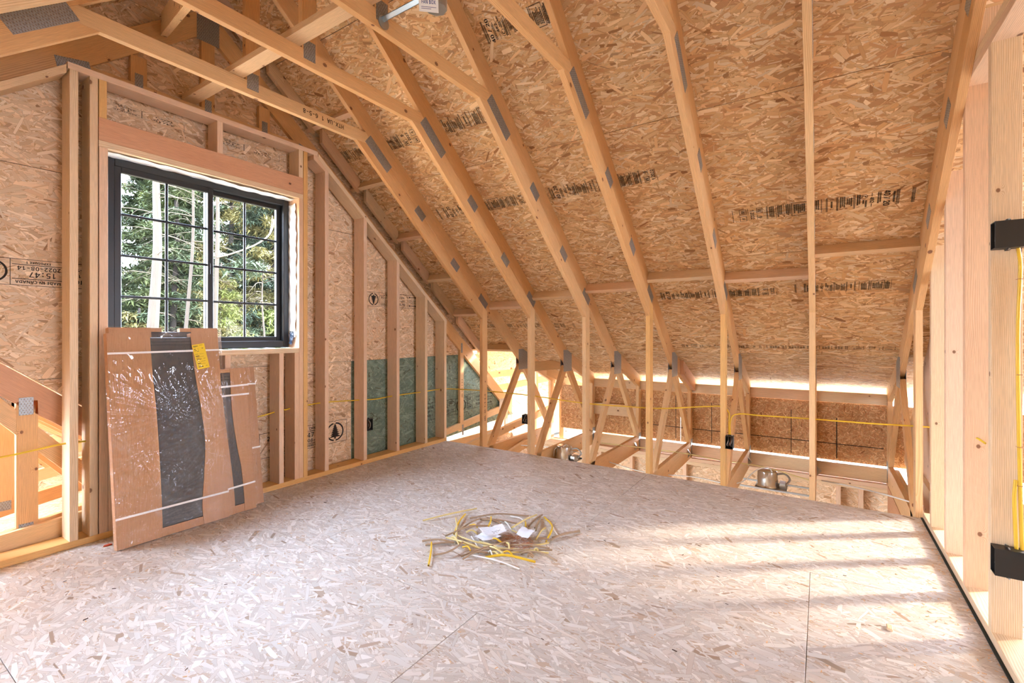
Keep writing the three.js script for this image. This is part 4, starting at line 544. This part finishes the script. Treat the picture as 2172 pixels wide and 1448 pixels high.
scatter('copper_clippings', 'bright copper wire clippings in the floor heap', 'clippings', new THREE.CylinderGeometry(0.0011, 0.0011, 0.05, 5).rotateZ(Math.PI / 2), copper, 190, (d) => { const a = rnd() * 6.28, r = Math.sqrt(rnd()); d.position.set(-1.8 + 0.1 * r * Math.cos(a) - 0.02 * Math.sin(a), 0.004 + 0.014 * rnd(), 2.1 + 0.11 * r * Math.sin(a)); d.rotation.set(0, rnd() * 6.28, rr(-0.25, 0.25)); d.scale.set(rr(0.3, 1.1), 1, 1); });
const chipMat = new THREE.MeshStandardMaterial({ name: 'wood_chip', color: '#dcb486', roughness: 0.8 });
scatter('wood_shavings', 'pale wood shavings scattered over the floor and along the plates', 'shavings', prism([[-0.009, -0.002], [0.009, -0.003], [0.007, 0.003], [-0.008, 0.002]], 0.0014, { c: 0.0003 }), chipMat, 1500, (d, i) => {
  if (i < 650) d.position.set(rr(-3.9, -0.05), 0.0015, Math.pow(rnd(), 2.2) * 0.7 + 0.005); else if (i < 1150) d.position.set(rr(-2.3, -0.05), 0.0015, 4.145 - Math.pow(rnd(), 2) * 0.8); else d.position.set(rr(-3.8, -0.1), 0.0015, rr(0.3, 4.1));
  d.rotation.set(-Math.PI / 2 + rr(-0.2, 0.2), 0, rnd() * 6.28); const s = rr(0.25, 0.9); d.scale.set(s, s, s);
});
scatter('dark_debris', 'dark splinters and nails strewn on the floor', 'debris', prism([[-0.014, -0.002], [0.012, -0.003], [0.014, 0.002], [-0.01, 0.003]], 0.004, { c: 0.0006 }), new THREE.MeshStandardMaterial({ name: 'dark_splinter', color: '#4d3a2c', roughness: 0.8 }), 60, (d) => { d.position.set(rr(-3.6, -0.4), 0.003, rr(0.4, 3.9)); d.rotation.set(-Math.PI / 2, 0, rnd() * 6.28); const s = rr(0.25, 0.75); d.scale.set(s, s, s); });
{ const o = mesh(scene, 'plastic_scrap', prism([[-0.02, -0.008], [0.0, -0.014], [0.022, -0.006], [0.014, 0.008], [-0.012, 0.01]], 0.006, { c: 0.001 }), new THREE.MeshStandardMaterial({ name: 'red_scrap', color: '#c2451c', roughness: 0.6 }), new THREE.Matrix4().makeRotationX(-Math.PI / 2).setPosition(-3.12, 0.0035, 0.13)); tag(o, 'small red scrap on the floor before the gable plate', 'scrap'); }
{ const o = mesh(scene, 'wood_offcut', prism([[-0.02, -0.01], [0.018, -0.012], [0.02, 0.008], [-0.016, 0.01]], 0.01, { c: 0.002 }), fir[0], new THREE.Matrix4().makeRotationX(-Math.PI / 2).setPosition(-1.62, 0.0055, 3.83)); tag(o, 'tiny wood offcut on the floor near the partition', 'offcut'); }

// ---------------------------------------------------------------- woods outside the window
const bark = (() => { const c = document.createElement('canvas'); c.width = 128; c.height = 512; const g = c.getContext('2d'); g.fillStyle = '#3a2f23'; g.fillRect(0, 0, 128, 512); for (let k = 0; k < 1500; k++) { g.fillStyle = `rgba(${pick(['28,22,16', '66,54,40', '42,33,24', '50,45,34'])},0.28)`; g.fillRect(rnd() * 128, rnd() * 512, rr(2, 7), rr(5, 26)); } return finish(new THREE.CanvasTexture(c), 3, 6); })();
const barkMat = new THREE.MeshStandardMaterial({ name: 'pale_bark', map: bark, roughness: 0.95 }), barkDark = new THREE.MeshStandardMaterial({ name: 'grey_bark', map: bark, color: '#9a948a', roughness: 0.95 }), twigMat = new THREE.MeshStandardMaterial({ name: 'dead_twig', color: '#473c2a', roughness: 0.9 });
const green = [['#2c3618', 0.9], ['#3a421c', 0.9], ['#5a5e24', 0.9], ['#202c16', 0.9], ['#5c5428', 0.9]].map(([color, roughness]) => new THREE.MeshStandardMaterial({ name: 'needles', color, roughness, side: THREE.DoubleSide }));
function limb(p0, dir, len, r0, droop, seg = 6, rad = 4) { const P = []; for (let i = 0; i <= 4; i++) { const s = i / 4; P.push([p0[0] + dir[0] * len * s + rr(-0.03, 0.03) * s * len, p0[1] + dir[1] * len * s - droop * s * s * len, p0[2] + dir[2] * len * s + rr(-0.03, 0.03) * s * len]); } const c = new THREE.CatmullRomCurve3(P.map((p) => new V3(...p))), g = new THREE.TubeGeometry(c, seg, r0, rad, false), pos = g.attributes.position; for (let i = 0; i <= seg; i++) { const q = c.getPoint(i / seg), k = 1 - 0.85 * i / seg; for (let j = 0; j <= rad; j++) { const a = i * (rad + 1) + j; pos.setXYZ(a, q.x + (pos.getX(a) - q.x) * k, q.y + (pos.getY(a) - q.y) * k, q.z + (pos.getZ(a) - q.z) * k); } } return { g, P }; }
function needles(at, spread, n, size, out) { for (let i = 0; i < n; i++) { const a = rnd() * 6.28, e = rr(-0.9, 0.5), l = size * rr(0.6, 1.4), w = l * rr(0.07, 0.15), cx = at[0] + rr(-1, 1) * spread, cy = at[1] + rr(-0.5, 0.5) * spread, cz = at[2] + rr(-1, 1) * spread, dx = Math.cos(a) * Math.cos(e), dy = Math.sin(e), dz = Math.sin(a) * Math.cos(e), px = -Math.sin(a), pz = Math.cos(a), k = rr(-0.5, 0.5); out.push(cx - px * w, cy - k * w, cz - pz * w, cx + px * w, cy + k * w, cz + pz * w, cx + dx * l, cy + dy * l, cz + dz * l); } }
const pointMesh = (parent, name, out, mat) => { const g = new THREE.BufferGeometry(); g.setAttribute('position', new THREE.Float32BufferAttribute(out, 3)); g.computeVertexNormals(); return mesh(parent, name, g, mat); };
function tree(name, label, x, z, h, r, lean, { bark: bm = barkMat, y0 = 0, leafy = 0.4, reach = 1.6, dead = 10, mats = [green[0]], size = 0.22, density = 26, whorls = 16, group } = {}) {
  const t = thing(name, label, 'tree', group), G = -3.3; t.position.set(x, G, z);
  const P = []; for (let i = 0; i <= 6; i++) { const s = i / 6; P.push([lean[0] * s * h + 0.04 * Math.sin(i * 2.1), h * s, lean[1] * s * h]); }
  const c = new THREE.CatmullRomCurve3(P.map((p) => new V3(...p))), g = new THREE.TubeGeometry(c, 24, r, 10, false), pos = g.attributes.position; for (let i = 0; i <= 24; i++) { const q = c.getPoint(i / 24), k = 1.15 - 0.9 * i / 24; for (let j = 0; j <= 10; j++) { const a = i * 11 + j; pos.setXYZ(a, q.x + (pos.getX(a) - q.x) * k, q.y + (pos.getY(a) - q.y) * k, q.z + (pos.getZ(a) - q.z) * k); } } g.computeVertexNormals();
  mesh(t, 'trunk', g, bm);
  const twigs = [], outs = mats.map(() => []);
  for (let i = 0; i < dead; i++) { const s = rr(0.25, 0.98), q = c.getPoint(s), a = rnd() * 6.28, L = rr(0.5, 1.5) * reach * 0.7, b = limb([q.x, q.y, q.z], [Math.cos(a), rr(-0.1, 0.35), Math.sin(a)], L, rr(0.006, 0.014), rr(0.1, 0.45)); twigs.push(b.g); for (let k = 1; k < 4; k++) { const bb = limb(b.P[k], [Math.cos(a + rr(-1, 1)), rr(-0.3, 0.2), Math.sin(a + rr(-1, 1))], L * 0.45, 0.005, 0.3, 4, 3); twigs.push(bb.g); } }
  for (let i = 0; i < whorls; i++) { const s = leafy + (1 - leafy) * i / whorls, q = c.getPoint(Math.min(1, s)), R2 = reach * (1 - 0.8 * (s - leafy) / (1 - leafy)), nb = 5; for (let b = 0; b < nb; b++) { const a = rnd() * 6.28, L = R2 * rr(0.7, 1.1), br = limb([q.x, q.y, q.z], [Math.cos(a), rr(-0.05, 0.3), Math.sin(a)], L, 0.012, rr(0.2, 0.5), 5, 3); twigs.push(br.g); const o = outs[Math.floor(rnd() * outs.length)]; for (let k = 1; k <= 4; k++) needles(br.P[k], 0.1 + 0.13 * L, density, size, o); } }
  if (twigs.length) mesh(t, 'branches', mergeGeometries(twigs), twigMat); outs.forEach((o, i) => o.length && pointMesh(t, 'needle_foliage', o, mats[i]));
  return t;
}
seed = 4242;
tree('bare_tree', 'tall bare conifer with thick pale trunk outside the window', -0.14, -8, 9.5, 0.145, [0.028, 0], { leafy: 0.95, dead: 24, reach: 1.3, mats: [green[1]], density: 20, whorls: 1 });
tree('bare_tree', 'slim leaning bare trunk behind the sliding sash', 0.62, -8.6, 10, 0.055, [0.05, 0], { bark: barkMat, leafy: 0.85, dead: 22, reach: 1.1, mats: [green[4]], whorls: 1 });
tree('bare_tree', 'straight pale trunk behind the window mullion', 1.24, -8.1, 11, 0.07, [0.003, 0], { leafy: 0.82, dead: 14, reach: 1.2, mats: [green[1]], whorls: 1 });
tree('bare_tree', 'thin dead spruce outside the fixed sash', 2.42, -8.2, 6.4, 0.045, [0.0, 0], { leafy: 0.97, dead: 26, reach: 1.0, whorls: 1 });
tree('young_conifer', 'young yellow green conifer behind the fixed sash', 1.75, -8.9, 6.3, 0.06, [0, 0], { leafy: 0.35, dead: 6, reach: 1.0, mats: [green[2], green[4]], size: 0.12, density: 60 });
{ const b = limb([1.3, 2.0, -8.05], [0.86, 0.2, 0.05], 1.1, 0.022, -0.25, 12, 6), t = thing('dead_branch', 'long curved dead branch crossing behind the fixed sash', 'branch'); mesh(t, 'limb', tube([[1.25, 2.98, -8.06], [1.435, 3.05, -8.03], [2.09, 3.39, -8], [2.45, 3.7, -8], [2.55, 3.95, -8], [2.57, 4.12, -8]], 0.02, 30, 6), twigMat); mesh(t, 'twig', tube([[2.45, 3.7, -8], [2.5, 3.95, -7.98], [2.52, 4.2, -7.97]], 0.01, 10, 5), twigMat); }
const far = [[-2.2, -11, 9.5, 1], [0.2, -13, 8.6, 0], [1.9, -12.2, 9.2, 0], [3.6, -12.5, 10.5, 3], [4.9, -12, 11, 3], [2.9, -14.5, 9.5, 1], [-0.9, -14, 9.0, 0], [6.1, -14, 11.5, 3], [1.0, -17, 9.6, 1], [4.0, -17, 11, 0], [7.2, -17.5, 12, 3], [-1.8, -17.5, 10, 1], [2.4, -20, 11, 0], [5.8, -20.5, 12, 1], [8.6, -20, 13, 0], [-0.4, -21, 11, 1], [-3.6, -14, 10, 0], [9.6, -16, 12, 3], [0.9, -11.4, 5.2, 4], [2.9, -10.6, 4.8, 4], [-0.5, -10.8, 5.0, 2], [4.3, -10.6, 5.4, 1], ...[0, 1, 2, 3, 4, 5, 6, 7, 8].map((k) => [-3 + 2.1 * k, -24 - (k % 2) * 2, 9, k % 2])];
far.forEach(([x, z, h0, m], i) => { const h = h0 > 7 ? h0 + (z < -15 ? 3.8 : 1.8) : h0; tree('forest_conifer', ['dark olive conifer in the woods behind the bare trunks', 'mid green conifer in the woods behind the bare trunks', 'yellow green sapling under the tall trees', 'deep green bushy conifer behind the fixed sash', 'straw coloured sapling under the tall trees'][m], x, z, h, 0.11, [rr(-0.02, 0.02), 0], { bark: barkDark, leafy: 0.1, dead: 10, reach: z < -22 ? 2.6 : 2.0, mats: [green[m], green[(m + 1) % 5]], size: z < -22 ? 0.4 : 0.18, density: z < -22 ? 44 : 104, whorls: 20, group: ['olive conifers', 'mid green conifers', 'green saplings', 'deep green conifers', 'straw saplings'][m] }); });
renderer.render(scene, camera);
